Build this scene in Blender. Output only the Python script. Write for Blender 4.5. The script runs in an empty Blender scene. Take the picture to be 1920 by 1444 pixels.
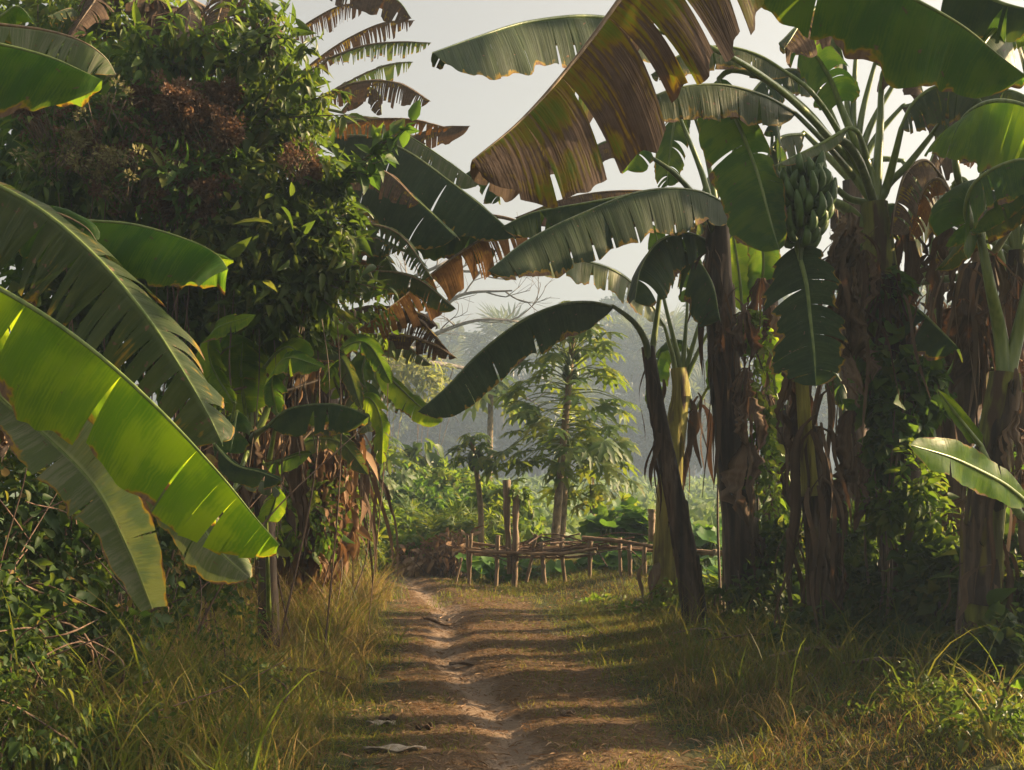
import bpy, math, numpy as np
from mathutils import Vector
R = math.radians
scn = bpy.context.scene
COL = scn.collection

# ------------------------------------------------------------------ camera
F, HOR, CH = 2300.0, 890.0, 1.5        # focal length (photo px), horizon row, eye height
cd = bpy.data.cameras.new('camera'); cam = bpy.data.objects.new('camera', cd); COL.objects.link(cam)
cam.location = (0, 0, CH); cam.rotation_euler = (R(90), 0, 0)
cd.sensor_width = 36.0; cd.lens = F/1920*36; cd.shift_y = (HOR-722)/1920
cd.clip_start = 0.05; cd.clip_end = 2000
scn.camera = cam

# ------------------------------------------------------------------ light
SUN_EL = 25.0
SUN = Vector((0.96, 0.24, 0)).normalized()*math.cos(R(SUN_EL)); SUN.z = math.sin(R(SUN_EL))
w = bpy.data.worlds.new('World'); scn.world = w; w.use_nodes = True
nt = w.node_tree; bg = nt.nodes['Background']
sky = nt.nodes.new('ShaderNodeTexSky'); sky.sky_type = 'NISHITA'; sky.sun_disc = False
sky.sun_elevation = R(SUN_EL); sky.sun_rotation = math.atan2(SUN.x, SUN.y)
sky.air_density = 1.0; sky.dust_density = 7.0; sky.ozone_density = 1.0
hs = nt.nodes.new('ShaderNodeHueSaturation'); hs.inputs['Saturation'].default_value = 0.30
nt.links.new(sky.outputs[0], hs.inputs['Color']); wt = nt.nodes.new('ShaderNodeMix'); wt.data_type = 'RGBA'; wt.blend_type = 'MULTIPLY'; wt.inputs[0].default_value = 1.0
wt.inputs[7].default_value = (1.0, .915, .785, 1)                  # warm morning murk in the air
nt.links.new(hs.outputs[0], wt.inputs[6]); nt.links.new(wt.outputs[2], bg.inputs[0])
bg.inputs[1].default_value = 0.085
sl = bpy.data.lights.new('sun', 'SUN'); so = bpy.data.objects.new('sun', sl); COL.objects.link(so)
sl.energy = 5.0; sl.angle = R(0.6); sl.color = (1.0, 0.72, 0.40)
so.rotation_euler = SUN.to_track_quat('Z', 'Y').to_euler(); so.location = (20, 8, 15)
scn.view_settings.view_transform = 'Standard'; scn.view_settings.look = 'None'
scn.view_settings.exposure = 1.58; scn.view_settings.gamma = 1.0
cy = scn.cycles
cy.max_bounces = 5; cy.diffuse_bounces = 3; cy.glossy_bounces = 1; cy.transmission_bounces = 3
cy.transparent_max_bounces = 4; cy.volume_bounces = 0; cy.use_denoising = True
cy.caustics_reflective = False; cy.caustics_refractive = False
cy.sample_clamp_indirect = 4.0

# ------------------------------------------------------------------ helpers
def at(px, py, Y): return np.array(((px-960)*Y/F, Y, CH+(HOR-py)*Y/F))
def rng(s): return np.random.default_rng(s)
_ck = [6, 9.6, 13, 15, 18, 22, 28, 60]; _cv = [0.15, -0.1, -0.45, -0.7, -1.55, -3.4, -7, -25]
def pc(y): return np.interp(y, _ck, _cv)                     # centre line of the track
_rk = [4, 6.8, 8.4, 10.2, 11.9, 13.8, 16, 18.2, 24]; _rv = [.10, .03, -.22, -.53, -.67, -.68, -1.18, -1.75, -4.2]
def rut(y): return np.interp(y, _rk, _rv)
def gz(x, y):
    x = np.asarray(x, float); y = np.asarray(y, float)
    d = np.abs(x-pc(y))
    z = 0.16*np.clip((d-0.9)/1.2, 0, 1)**1.5 + 0.05*np.sin(x*1.3+y*.7)*np.clip(d-.6, 0, 1)
    z = z - 0.05*np.exp(-((x-rut(y)-.05*np.sin(y*1.7))/0.15)**2)*(y < 25)
    z = z + 0.007*np.sin(y*2.1+x*1.5)+0.004*np.sin(y*4.7-x*2.2)+.02*np.exp(-((x-rut(y)-.42)/.25)**2)
    return z*np.clip((60-y)/30, 0, 1)

class MB:
    def __init__(s): s.v = []; s.q = []; s.t = []; s.uv = []; s.n = 0
    def add(s, V, Q=None, T=None, UV=None):
        V = np.asarray(V, float).reshape(-1, 3)
        if Q is not None and len(Q): s.q.append(np.asarray(Q, np.int64).reshape(-1, 4)+s.n)
        if T is not None and len(T): s.t.append(np.asarray(T, np.int64).reshape(-1, 3)+s.n)
        s.v.append(V); s.uv.append(np.zeros((len(V), 2)) if UV is None else np.asarray(UV, float).reshape(-1, 2)); s.n += len(V)
    def grid(s, P, UV=None, wrap=False):
        P = np.asarray(P, float); a, b = P.shape[:2]
        i, j = np.meshgrid(np.arange(a-1), np.arange(b if wrap else b-1), indexing='ij'); i = i.ravel(); j = j.ravel(); k = (j+1) % b
        s.add(P, np.stack([i*b+j, i*b+k, (i+1)*b+k, (i+1)*b+j], 1), None, UV)
    def tube(s, path, rad, n=8, bump=None, cap=True):
        path = np.asarray(path, float); m = len(path); rad = np.broadcast_to(np.asarray(rad, float), (m,))
        T = np.gradient(path, axis=0); T /= np.linalg.norm(T, axis=1)[:, None]+1e-9
        up = np.array((0, -1., 0)) if abs(T[:, 1]).mean() < .8 else np.array((0, 0, 1.))
        A = np.cross(T, up); A /= np.linalg.norm(A, axis=1)[:, None]+1e-9; B = np.cross(T, A)
        th = np.linspace(0, 2*np.pi, n, endpoint=False); L = np.r_[0, np.cumsum(np.linalg.norm(np.diff(path, axis=0), axis=1))]
        r = rad[:, None]*np.ones((m, n))
        if bump is not None: r = r*bump(L[:, None], th[None, :])
        P = path[:, None]+r[..., None]*(np.cos(th)[None, :, None]*A[:, None]+np.sin(th)[None, :, None]*B[:, None])
        uv = np.stack([np.broadcast_to(L[:, None], (m, n)), np.broadcast_to(th[None]/6.283, (m, n))], -1)
        base = s.n; s.grid(P, uv, True)
        if cap:
            for e in (0, m-1):
                s.add(np.vstack([P[e], path[e][None]]), None, [(k, (k+1) % n, n) for k in range(n)])
    def build(s, name, mat, parent=None, smooth=True):
        V = np.concatenate(s.v); UV = np.concatenate(s.uv)
        o0 = np.array(parent_loc(parent)) if parent else np.zeros(3)
        Q = np.concatenate(s.q) if s.q else np.zeros((0, 4), np.int64)
        T = np.concatenate(s.t) if s.t else np.zeros((0, 3), np.int64)
        me = bpy.data.meshes.new(name); me.vertices.add(len(V)); me.vertices.foreach_set('co', (V-o0).astype(np.float32).ravel())
        li = np.concatenate([Q.ravel(), T.ravel()]).astype(np.int32)
        me.loops.add(len(li)); me.loops.foreach_set('vertex_index', li)
        npoly = len(Q)+len(T); me.polygons.add(npoly)
        me.polygons.foreach_set('loop_start', np.concatenate([np.arange(len(Q))*4, len(Q)*4+np.arange(len(T))*3]).astype(np.int32))
        u = me.uv_layers.new(name='uv'); u.data.foreach_set('uv', UV[li].astype(np.float32).ravel())
        me.update(calc_edges=True); me.validate()
        if smooth: me.polygons.foreach_set('use_smooth', np.ones(len(me.polygons), bool))
        me.materials.append(mat)
        o = bpy.data.objects.new(name, me); COL.objects.link(o)
        if parent: o.parent = parent
        return o
LOC = {}
def parent_loc(o):
    while o.parent: o = o.parent
    return LOC.get(o.name, (0, 0, 0))
def tag(o, label=None, cat=None, group=None, kind=None):
    if label: o['label'] = label
    if cat: o['category'] = cat
    if group: o['group'] = group
    if kind: o['kind'] = kind
    return o
def thing(name, label, cat, loc=(0, 0, 0), group=None):
    o = bpy.data.objects.new(name, None); COL.objects.link(o); o.location = loc; LOC[o.name] = tuple(float(c) for c in loc)
    o.empty_display_size = .1
    return tag(o, label, cat, group)
def spline(P, n):
    P = np.asarray(P, float)
    if len(P) == 2: return P[0]+(P[1]-P[0])*np.linspace(0, 1, n)[:, None]
    Q = np.vstack([2*P[0]-P[1], P, 2*P[-1]-P[-2]]); out = []
    for i in range(len(P)-1):
        a, b, c, d = Q[i:i+4]; t = np.linspace(0, 1, 24, endpoint=False)[:, None]
        out.append(.5*((2*b)+(-a+c)*t+(2*a-5*b+4*c-d)*t*t+(-a+3*b-3*c+d)*t**3))
    C = np.vstack(out+[P[-1:]]); L = np.r_[0, np.cumsum(np.linalg.norm(np.diff(C, axis=0), axis=1))]
    s = np.linspace(0, L[-1], n); return np.stack([np.interp(s, L, C[:, k]) for k in range(3)], 1)
def nrm(v): return v/(np.linalg.norm(v, axis=-1, keepdims=True)+1e-9)
def noise1(r, n, k):                                            # smooth 1-D noise, n samples, k knots
    a = r.standard_normal(k); x = np.linspace(0, k-1, n); i = np.clip(x.astype(int), 0, max(0, k-2)); f = x-i; f = f*f*(3-2*f); return a[i]*(1-f)+a[np.minimum(i+1, k-1)]*f

# ------------------------------------------------------------------ materials
class NT:
    def __init__(s, name):
        s.m = bpy.data.materials.new(name); s.m.use_nodes = True; s.t = s.m.node_tree; s.t.nodes.clear()
        s.out = s.n('ShaderNodeOutputMaterial')
    def n(s, typ, **kw):
        o = s.t.nodes.new(typ)
        for k, v in kw.items(): setattr(o, k, v)
        return o
    def set(s, sock, v):
        if isinstance(v, bpy.types.NodeSocket): s.t.links.new(v, sock)
        elif isinstance(v, tuple) and len(v) == 3 and sock.type == 'RGBA': sock.default_value = (*v, 1)
        else: sock.default_value = v
    def math(s, op, a, b=0.0, clamp=False):
        o = s.n('ShaderNodeMath', operation=op, use_clamp=clamp); s.set(o.inputs[0], a); s.set(o.inputs[1], b); return o.outputs[0]
    def ss(s, x, lo, hi):
        o = s.n('ShaderNodeMapRange', interpolation_type='SMOOTHSTEP'); s.set(o.inputs[0], x); o.inputs[1].default_value = lo; o.inputs[2].default_value = hi; return o.outputs[0]
    def mix(s, f, a, b):
        o = s.n('ShaderNodeMix', data_type='RGBA'); s.set(o.inputs[0], f); s.set(o.inputs[6], a); s.set(o.inputs[7], b); return o.outputs[2]
    def noise(s, vec, scale, detail=2.0, rough=.5):
        o = s.n('ShaderNodeTexNoise'); s.set(o.inputs['Vector'], vec); o.inputs['Scale'].default_value = scale; o.inputs['Detail'].default_value = detail; o.inputs['Roughness'].default_value = rough; return o.outputs[0]
    def xyz(s, a, b, c=0.0):
        o = s.n('ShaderNodeCombineXYZ'); s.set(o.inputs[0], a); s.set(o.inputs[1], b); s.set(o.inputs[2], c); return o.outputs[0]
    def sep(s, v):
        o = s.n('ShaderNodeSeparateXYZ'); s.set(o.inputs[0], v); return o.outputs
    def ramp(s, f, cols):
        o = s.n('ShaderNodeValToRGB'); s.set(o.inputs[0], f); e = o.color_ramp.elements
        while len(e) < len(cols): e.new(.5)
        for k, c in enumerate(cols): e[k].position = k/(len(cols)-1); e[k].color = (*c, 1)
        return o.outputs[0]
    def uv(s): return s.sep(s.n('ShaderNodeUVMap', uv_map='uv').outputs[0])
    def obj(s): return s.n('ShaderNodeNewGeometry').outputs['Position']
    def finish(s, col, rough=.6, trans=None, tf=.35, bump=None, bs=.3, spec=.5, bd=.01):
        p = s.n('ShaderNodeBsdfPrincipled'); s.set(p.inputs['Base Color'], col); s.set(p.inputs['Roughness'], rough); s.set(p.inputs['Specular IOR Level'], spec)
        nrmv = None
        if bump is not None:
            b = s.n('ShaderNodeBump'); b.inputs['Strength'].default_value = bs; b.inputs['Distance'].default_value = bd; s.set(b.inputs['Height'], bump); nrmv = b.outputs[0]; s.set(p.inputs['Normal'], nrmv)
        sh = p.outputs[0]
        if trans is not None:
            t = s.n('ShaderNodeBsdfTranslucent'); s.set(t.inputs[0], trans)
            m = s.n('ShaderNodeMixShader'); s.set(m.inputs[0], tf); s.t.links.new(sh, m.inputs[1]); s.t.links.new(t.outputs[0], m.inputs[2]); sh = m.outputs[0]
        s.t.links.new(sh, s.out.inputs[0]); return s.m

def mat_banana(name, g1, g2, tr, dry=0.0, edge=.05, rough=.38, brown=((.055, .035, .022), (.20, .13, .085)), yel=(.30, .19, .015), btr=(.10, .05, .02), tf=.42, spot=0.62):
    k = NT(name); u, v, _ = k.uv(); av = k.math('ABSOLUTE', v)
    st = k.noise(k.xyz(k.math('MULTIPLY', u, 70), k.math('MULTIPLY', v, .9)), 1.0, 3)
    pl = k.noise(k.xyz(k.math('MULTIPLY', u, 14), k.math('MULTIPLY', v, .35)), 1.0, 2)
    bl = k.noise(k.xyz(k.math('MULTIPLY', u, 3.5), k.math('MULTIPLY', v, 1.6)), 1.0, 4)
    fi = k.noise(k.xyz(k.math('MULTIPLY', u, 9), k.math('MULTIPLY', v, 4)), 2.0, 4)
    rb = k.math('MULTIPLY', k.math('ADD', k.math('SINE', k.math('ADD', k.math('MULTIPLY', u, 520), k.math('ADD', k.math('MULTIPLY', pl, 34), k.math('MULTIPLY', fi, 9)))), 1.0), .5)
    dust = k.ss(k.noise(k.xyz(k.math('MULTIPLY', u, 16), k.math('MULTIPLY', v, 5)), 1.0, 5, .7), .48, .72)
    gcol = k.mix(k.ss(k.math('ADD', k.math('ADD', k.math('MULTIPLY', st, .42), k.math('MULTIPLY', pl, .5)), k.math('MULTIPLY', rb, .07)), .42, .62), g1, g2)
    gcol = k.mix(k.math('MULTIPLY', dust, .2), gcol, (.13, .13, .075))
    gcol = k.mix(k.math('MULTIPLY', k.math('SUBTRACT', 1.0, k.ss(av, .02, .10)), .5), gcol, tuple(min(1, c*2.2) for c in g2))
    e = k.math('ADD', av, k.math('ADD', k.math('MULTIPLY', k.math('SUBTRACT', pl, .5), .45), k.math('ADD', k.math('MULTIPLY', k.math('SUBTRACT', fi, .5), .3), k.math('MULTIPLY', k.math('SUBTRACT', bl, .56), .55))))
    big = k.ss(k.noise(k.xyz(k.math('MULTIPLY', u, 5.5), k.math('MULTIPLY', v, 1.1)), 1.0, 3), .38, .62)  # broad patches, shadows on the blade painted into its translucent colour
    ym = k.ss(e, 1-1.9*edge-.05, 1-edge+.02); bm = k.ss(e, 1-edge-.03, 1-edge+.05)
    if dry > 0:
        d = k.math('ADD', bl, k.math('ADD', k.math('MULTIPLY', av, .12), k.math('MULTIPLY', k.math('SUBTRACT', st, .5), .5)))
        bm = k.math('MAXIMUM', bm, k.ss(d, .90-dry*.9, 1.0-dry*.9)); ym = k.math('MAXIMUM', ym, k.ss(d, .80-dry*.9, .98-dry*.9))
    sp = k.ss(fi, spot+.06, spot+.1)
    bm = k.math('MAXIMUM', bm, k.math('MULTIPLY', sp, .8))
    bcol = k.mix(k.ss(k.math('ADD', k.math('MULTIPLY', st, .35), k.math('ADD', k.math('MULTIPLY', bl, .35), k.math('MULTIPLY', fi, .3))), .36, .64), brown[0], brown[1])
    col = k.mix(bm, k.mix(ym, gcol, yel), bcol)
    t = k.mix(bm, k.mix(ym, k.mix(k.ss(k.math('ADD', k.math('ADD', k.math('MULTIPLY', pl, .55), k.math('MULTIPLY', st, .35)), k.math('ADD', k.math('MULTIPLY', rb, .10), k.math('MULTIPLY', k.math('SUBTRACT', big, .5), .22))), .36, .66), tr, tuple(c*q for c, q in zip(tr, (.36, .52, .6)))), (.50, .30, .02)), btr)
    h = k.math('ADD', k.math('ADD', k.math('MULTIPLY', st, .5), k.math('MULTIPLY', pl, 1.0)), k.math('MULTIPLY', rb, .035))
    return k.finish(col, k.math('ADD', k.math('ADD', k.math('MULTIPLY', bm, .35), rough), k.math('MULTIPLY', dust, .2)), t, k.math('MULTIPLY', k.math('SUBTRACT', 1.0, k.math('MULTIPLY', bm, .55)), tf), h, .5, .10, .013)

def mat_island(name, cols, trans, tf=.35, rough=.5, nscale=3.0, spec=.16):
    k = NT(name); ri = k.n('ShaderNodeNewGeometry').outputs['Random Per Island']
    nz = k.noise(k.obj(), nscale, 3)
    f = k.math('ADD', k.math('MULTIPLY', ri, .65), k.math('MULTIPLY', k.ss(nz, .3, .7), .35))
    c = k.ramp(f, cols)
    return k.finish(c, rough, k.ramp(f, trans), tf, None, spec=spec)

def mat_bark(name, cols, sc=(14, 14, 1.2), bs=.6, rough=.8, patch=None):
    k = NT(name); p = k.sep(k.obj())
    vec = k.xyz(k.math('MULTIPLY', p[0], sc[0]), k.math('MULTIPLY', p[1], sc[1]), k.math('MULTIPLY', p[2], sc[2]))
    a = k.noise(vec, 1.0, 5, .6); b = k.noise(vec, .28, 3); 
    f = k.math('ADD', k.math('MULTIPLY', a, .6), k.math('MULTIPLY', b, .4))
    c = k.ramp(k.ss(f, .3, .7), cols)
    if patch: c = k.mix(k.ss(k.noise(k.xyz(k.math('MULTIPLY', p[0], 7), k.math('MULTIPLY', p[1], 7), k.math('MULTIPLY', p[2], 1.5)), 1.0, 3), patch[1], patch[1]+.08), c, patch[0])
    return k.finish(c, rough, None, 0, a, bs, bd=.02, spec=.25)

M = {}
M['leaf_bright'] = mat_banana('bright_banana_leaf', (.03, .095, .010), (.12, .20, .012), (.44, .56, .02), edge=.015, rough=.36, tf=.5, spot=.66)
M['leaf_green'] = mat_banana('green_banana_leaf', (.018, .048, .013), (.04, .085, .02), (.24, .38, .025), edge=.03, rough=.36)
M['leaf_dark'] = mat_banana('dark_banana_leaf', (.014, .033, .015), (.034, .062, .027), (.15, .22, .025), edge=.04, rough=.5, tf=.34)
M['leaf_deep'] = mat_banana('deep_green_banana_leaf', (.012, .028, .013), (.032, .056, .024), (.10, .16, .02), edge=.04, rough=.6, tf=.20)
M['leaf_worn'] = mat_banana('worn_banana_leaf', (.026, .045, .020), (.075, .095, .045), (.20, .25, .04), dry=.16, edge=.07, rough=.4, tf=.36, spot=.58)
M['leaf_pale'] = mat_banana('pale_banana_leaf', (.09, .125, .055), (.19, .20, .125), (.22, .26, .07), dry=.12, edge=.05, rough=.36, tf=.22, spot=.62)
M['leaf_halfdry'] = mat_banana('half_dry_banana_leaf', (.03, .06, .015), (.07, .10, .02), (.26, .30, .02), dry=.57, edge=.12, rough=.5, tf=.38, brown=((.055, .038, .027), (.14, .095, .066)))
M['leaf_mixed'] = mat_banana('green_and_brown_banana_leaf', (.03, .06, .012), (.07, .10, .02), (.34, .42, .02), dry=.45, edge=.10, rough=.5, tf=.45, brown=((.04, .030, .024), (.10, .072, .056)), yel=(.10, .075, .012))
M['leaf_orange'] = mat_banana('orange_dry_banana_leaf', (.05, .06, .02), (.10, .09, .02), (.40, .20, .02), dry=.60, edge=.1, brown=((.06, .033, .015), (.20, .105, .035)), btr=(.34, .13, .015), rough=.55, tf=.5)
M['leaf_dry'] = mat_banana('dead_banana_leaf', (.06, .045, .03), (.11, .08, .05), (.16, .08, .03), dry=1.0, edge=.3, brown=((.045, .031, .022), (.125, .084, .058)), rough=.6, tf=.25, btr=(.17, .08, .035))
M['leaf_drypale'] = mat_banana('pale_dead_banana_leaf', (.14, .11, .07), (.24, .18, .12), (.25, .16, .08), dry=1.0, edge=.3, brown=((.10, .072, .052), (.24, .17, .12)), rough=.6, tf=.25, btr=(.24, .13, .07))
def mat_plain(name, c1, c2, rough=.45, tr=None, tf=.2, sc=(30, 30, 4)):
    k = NT(name); p = k.sep(k.obj()); n = k.noise(k.xyz(*[k.math('MULTIPLY', p[i], sc[i]) for i in range(3)]), 1.0, 3)
    return k.finish(k.mix(k.ss(n, .35, .65), c1, c2), rough, tr, tf, n, .25)
M['rib'] = mat_plain('banana_midrib', (.10, .15, .03), (.17, .22, .05), .35)
M['rib_dark'] = mat_plain('dark_banana_midrib', (.05, .08, .02), (.10, .13, .04), .35)
M['rib_dry'] = mat_plain('dry_banana_midrib', (.12, .08, .045), (.22, .15, .08), .6)
M['stem_brown'] = mat_bark('brown_banana_stem', [(.012, .009, .007), (.045, .030, .021), (.11, .074, .052), (.22, .16, .115)], patch=((.12, .10, .02), .60))
M['stem_yellow'] = mat_bark('yellow_banana_stem', [(.07, .05, .02), (.17, .15, .03), (.30, .27, .06), (.16, .17, .04)], patch=((.07, .04, .025), .60))
M['stem_green'] = mat_bark('green_banana_stem', [(.05, .05, .015), (.12, .13, .025), (.20, .20, .04), (.12, .15, .03)], patch=((.06, .035, .02), .57))
M['papaya_bark'] = mat_bark('papaya_bark', [(.07, .05, .03), (.17, .125, .07), (.29, .21, .12)], sc=(20, 20, 9))
M['bamboo'] = mat_bark('weathered_stick', [(.08, .05, .03), (.21, .135, .08), (.36, .25, .16)], sc=(8, 25, 25))
M['stake'] = mat_bark('weathered_stake', [(.07, .05, .03), (.19, .135, .085), (.34, .25, .17)], sc=(25, 25, 2))
M['tree_bark'] = mat_bark('far_tree_bark', [(.06, .05, .045), (.14, .12, .10), (.24, .21, .18)], sc=(4, 4, 1.2))
M['fruit'] = mat_plain('green_banana_skin', (.032, .075, .012), (.06, .12, .02), .5, sc=(20, 20, 6))
M['papaya_fruit'] = mat_plain('green_papaya_skin', (.03, .06, .02), (.06, .09, .025), .4)
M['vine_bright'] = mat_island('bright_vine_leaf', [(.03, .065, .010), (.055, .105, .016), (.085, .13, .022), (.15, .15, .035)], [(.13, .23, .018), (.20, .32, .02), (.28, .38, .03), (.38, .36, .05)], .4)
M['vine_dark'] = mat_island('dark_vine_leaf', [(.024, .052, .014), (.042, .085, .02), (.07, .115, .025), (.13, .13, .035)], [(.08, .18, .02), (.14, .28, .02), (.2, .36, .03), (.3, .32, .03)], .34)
M['vine_shaded'] = mat_island('shaded_vine_leaf', [(.012, .026, .009), (.022, .046, .013), (.04, .07, .018), (.10, .10, .03)], [(.08, .16, .02), (.14, .24, .02), (.2, .3, .03), (.36, .32, .04)], .34)  # darker copy of the dark vine leaf, with shade put into its colour
M['shrub'] = mat_island('shrub_leaf', [(.020, .038, .010), (.034, .062, .013), (.058, .088, .018), (.12, .12, .032)], [(.09, .16, .015), (.14, .23, .02), (.20, .28, .025), (.30, .29, .04)], .38, .36)
M['flowers'] = mat_island('dry_flower_head', [(.08, .045, .03), (.14, .08, .05), (.20, .125, .08), (.28, .20, .13)], [(.16, .07, .04), (.2, .1, .05), (.25, .14, .07), (.3, .2, .1)], .3, .7)
M['seedheads'] = mat_island('pale_seed_head', [(.13, .12, .05), (.22, .20, .09), (.30, .27, .13)], [(.2, .2, .08), (.3, .28, .1), (.34, .3, .14)], .3, .7)
M['papaya_leaf'] = mat_island('papaya_leaf', [(.018, .042, .010), (.035, .07, .016), (.06, .10, .022), (.12, .13, .03)], [(.14, .22, .015), (.22, .31, .02), (.32, .38, .025), (.40, .36, .04)], .36, .5, spec=.2)
M['squash_leaf'] = mat_island('squash_leaf', [(.025, .075, .014), (.045, .11, .02), (.075, .15, .03)], [(.12, .25, .02), (.17, .32, .025), (.22, .36, .035)], .34, .45)
M['grass_green'] = mat_island('green_grass', [(.02, .035, .01), (.045, .065, .014), (.085, .09, .022), (.17, .12, .045)], [(.2, .3, .03), (.3, .38, .03), (.4, .36, .05), (.42, .28, .08)], .36, .5)
M['grass_dry'] = mat_island('dry_grass', [(.08, .085, .022), (.15, .115, .035), (.24, .16, .065), (.34, .25, .12)], [(.30, .27, .05), (.38, .28, .07), (.42, .28, .09), (.45, .33, .15)], .36, .6)
M['turf'] = mat_island('trodden_turf', [(.10, .058, .024), (.17, .098, .042), (.11, .09, .028), (.05, .07, .016)], [(.24, .11, .03), (.32, .16, .05), (.3, .2, .05), (.22, .28, .03)], .3, .75, nscale=1.1)
M['litter'] = mat_island('leaf_litter', [(.07, .04, .022), (.15, .085, .045), (.24, .15, .085), (.38, .27, .18)], [(.2, .1, .04), (.3, .15, .06), (.3, .18, .08), (.3, .2, .1)], .2, .7)
M['far_leaf'] = mat_island('far_tree_leaf', [(.015, .03, .012), (.03, .05, .018), (.05, .07, .025), (.09, .10, .05)], [(.1, .16, .03), (.16, .2, .04), (.22, .24, .06), (.28, .28, .1)], .25, .4, nscale=.4)
M['far_palm'] = mat_island('palm_frond', [(.02, .035, .018), (.04, .06, .03), (.09, .10, .06)], [(.12, .18, .04), (.2, .24, .06), (.28, .3, .1)], .25, .3, nscale=.4)
M['feather'] = mat_island('feathery_leaf', [(.06, .09, .02), (.11, .13, .03), (.17, .17, .05)], [(.3, .36, .05), (.38, .4, .06), (.42, .4, .1)], .4, .5)
M['crop'] = mat_island('field_crop', [(.05, .10, .035), (.09, .14, .05), (.14, .18, .08)], [(.2, .32, .06), (.26, .36, .08), (.3, .36, .12)], .3, .5)
M['straw'] = mat_plain('dead_vine', (.08, .055, .035), (.17, .12, .075), .7)
M['brush'] = mat_plain('dead_brush', (.07, .042, .03), (.16, .095, .06), .8)
M['wood_scrap'] = mat_plain('bleached_scrap', (.30, .24, .19), (.46, .39, .32), .7)
# ------------------------------------------------------------------ banana leaves
PROF_T = np.array([0, .03, .08, .16, .3, .5, .68, .8, .88, .94, .975, 1.0])
PROF_W = np.array([.05, .28, .55, .82, .97, 1.0, .96, .84, .66, .44, .24, .0])
def g3(v): return np.array(v, float)
def leaf(plant, mat, p, wA, wB=None, A=(0, -.45, -.9), B=(0, .8, -.35), dr=(1.0, .9), tA=3, tB=3, gap=.10, pet=None, seed=0,
         rib='rib', t0=0., t1=1., ripple=.02, tilt=.18, fray=.04, label=None, rr=.016, depth=.25, A2=None, B2=None, sway=.15, lenvar=.1, name='leaf'):
    """one banana leaf: midrib curve p (world points, base to tip), half widths in metres, directions of the two half blades"""
    r = rng(seed+7); n = 90
    C = spline(p, n); T = nrm(np.gradient(C, axis=0)); L = np.r_[0, np.cumsum(np.linalg.norm(np.diff(C, axis=0), axis=1))]
    wB = wA if wB is None else wB
    tt = np.linspace(0, 1, n); wid = np.interp(t0+(t1-t0)*tt, PROF_T, PROF_W)
    mb = MB(); G = np.array((0, 0, -1.0)); nv = 11
    for (wd, d1, d2, droop, nt_, sgn) in ((wA, A, A2 or A, dr[0], tA, 1), (wB, B, B2 or B, dr[1], tB, -1)):
        if wd <= 0: continue
        if np.isscalar(nt_):
            cuts = np.sort(r.uniform(.03, .97, int(nt_)))
        else: cuts = np.array(nt_, float)
        cuts = np.r_[0, cuts, 1]
        edge_n = noise1(r, n, 40)*fray*.5+noise1(r, n, 14)*fray
        rip_p = r.uniform(0, 6.28, 3)
        for a, b in zip(cuts[:-1], cuts[1:]):
            if b-a < .004: continue
            k = max(3, int((b-a)*n*1.2)+1); us = np.linspace(a, b, k); um = (a+b)/2
            dro = droop*(1+r.uniform(-.25, .45)*(len(cuts) > 3)); sw = r.normal(0, sway)*(len(cuts) > 3); lf = 1-r.uniform(0, lenvar)
            v0 = r.uniform(0, depth); gp = gap*r.uniform(.4, 1.6); out = r.normal(0, .12)*(len(cuts) > 3)
            vs = np.linspace(0, 1, nv)**1.0
            P = np.zeros((k, nv, 3)); UVs = np.zeros((k, nv, 2)); prev = None
            for j, v in enumerate(vs):
                uj = um+(us-um)*(1-min(.92, gp*np.clip((v-v0)/(1-v0), 0, 1)**.8*2))
                f = uj*(n-1); i0 = np.clip(f.astype(int), 0, n-2); fr = (f-i0)[:, None]
                def ev(X): return X[i0]*(1-fr)+X[i0+1]*fr if X.ndim == 2 else X[i0]*(1-fr[:, 0])+X[i0+1]*fr[:, 0]
                m = ev(C); tg = ev(T); w_ = ev(wid)*wd*lf*(1+ev(edge_n)*1.0)
                D = g3(d1)*(1-uj[:, None])+g3(d2)*uj[:, None]; D = nrm(D); D = nrm(D-tg*(D*tg).sum(1)[:, None])
                D = nrm(D+tilt*tg)
                if prev is None: cur = m.copy()
                else:
                    step = nrm(D+G*droop_at(dro, v)+tg*sw*v)
                    cur = prev+(m-pm)+step*(w_/(nv-1))[:, None]
                prev = cur.copy(); pm = m
                N = nrm(np.cross(tg, D))
                rip = ripple*(np.sin(uj*L[-1]*9+rip_p[0]+v*1.5)*.6+np.sin(uj*L[-1]*23+rip_p[1])*.3)*v**1.2*(w_/max(wd, .05))+out*.15*v*v*wd
                P[:, j] = cur+N*rip[:, None]; UVs[:, j, 0] = uj*L[-1]; UVs[:, j, 1] = v*sgn
            mb.grid(P, UVs)
    lf_ = mb.build(name, M[mat], plant)
    if label: lf_['label'] = label
    mr = MB(); path = C; rad = np.interp(tt, [0, .7, 1], [rr, rr*.5, rr*.12])
    if pet is not None:
        pp = np.vstack([np.asarray(pet, float), C[:1], C[2:3]]); S = spline(pp, 40); path = np.vstack([S[:-1], C[2:]])
        rad = np.r_[np.linspace(rr*2.3, rr, len(S)-1), rad[2:]]
    off = np.array((0, 0, -rr*.3))
    mr.tube(path+off, rad, 7); mr.build('midrib', M[rib], lf_)
    return lf_
def droop_at(d, v): return d*v**1.2*1.6

def px(*a):                                                     # (px,py,Y) triples to world points
    return np.array([at(*q) for q in a])
def lp(Y0, Y1, *a):                                             # (px,py) list with depth running Y0 to Y1
    return np.array([at(x, y, Y0+(Y1-Y0)*i/max(1, len(a)-1)) for i, (x, y) in enumerate(a)])

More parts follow.
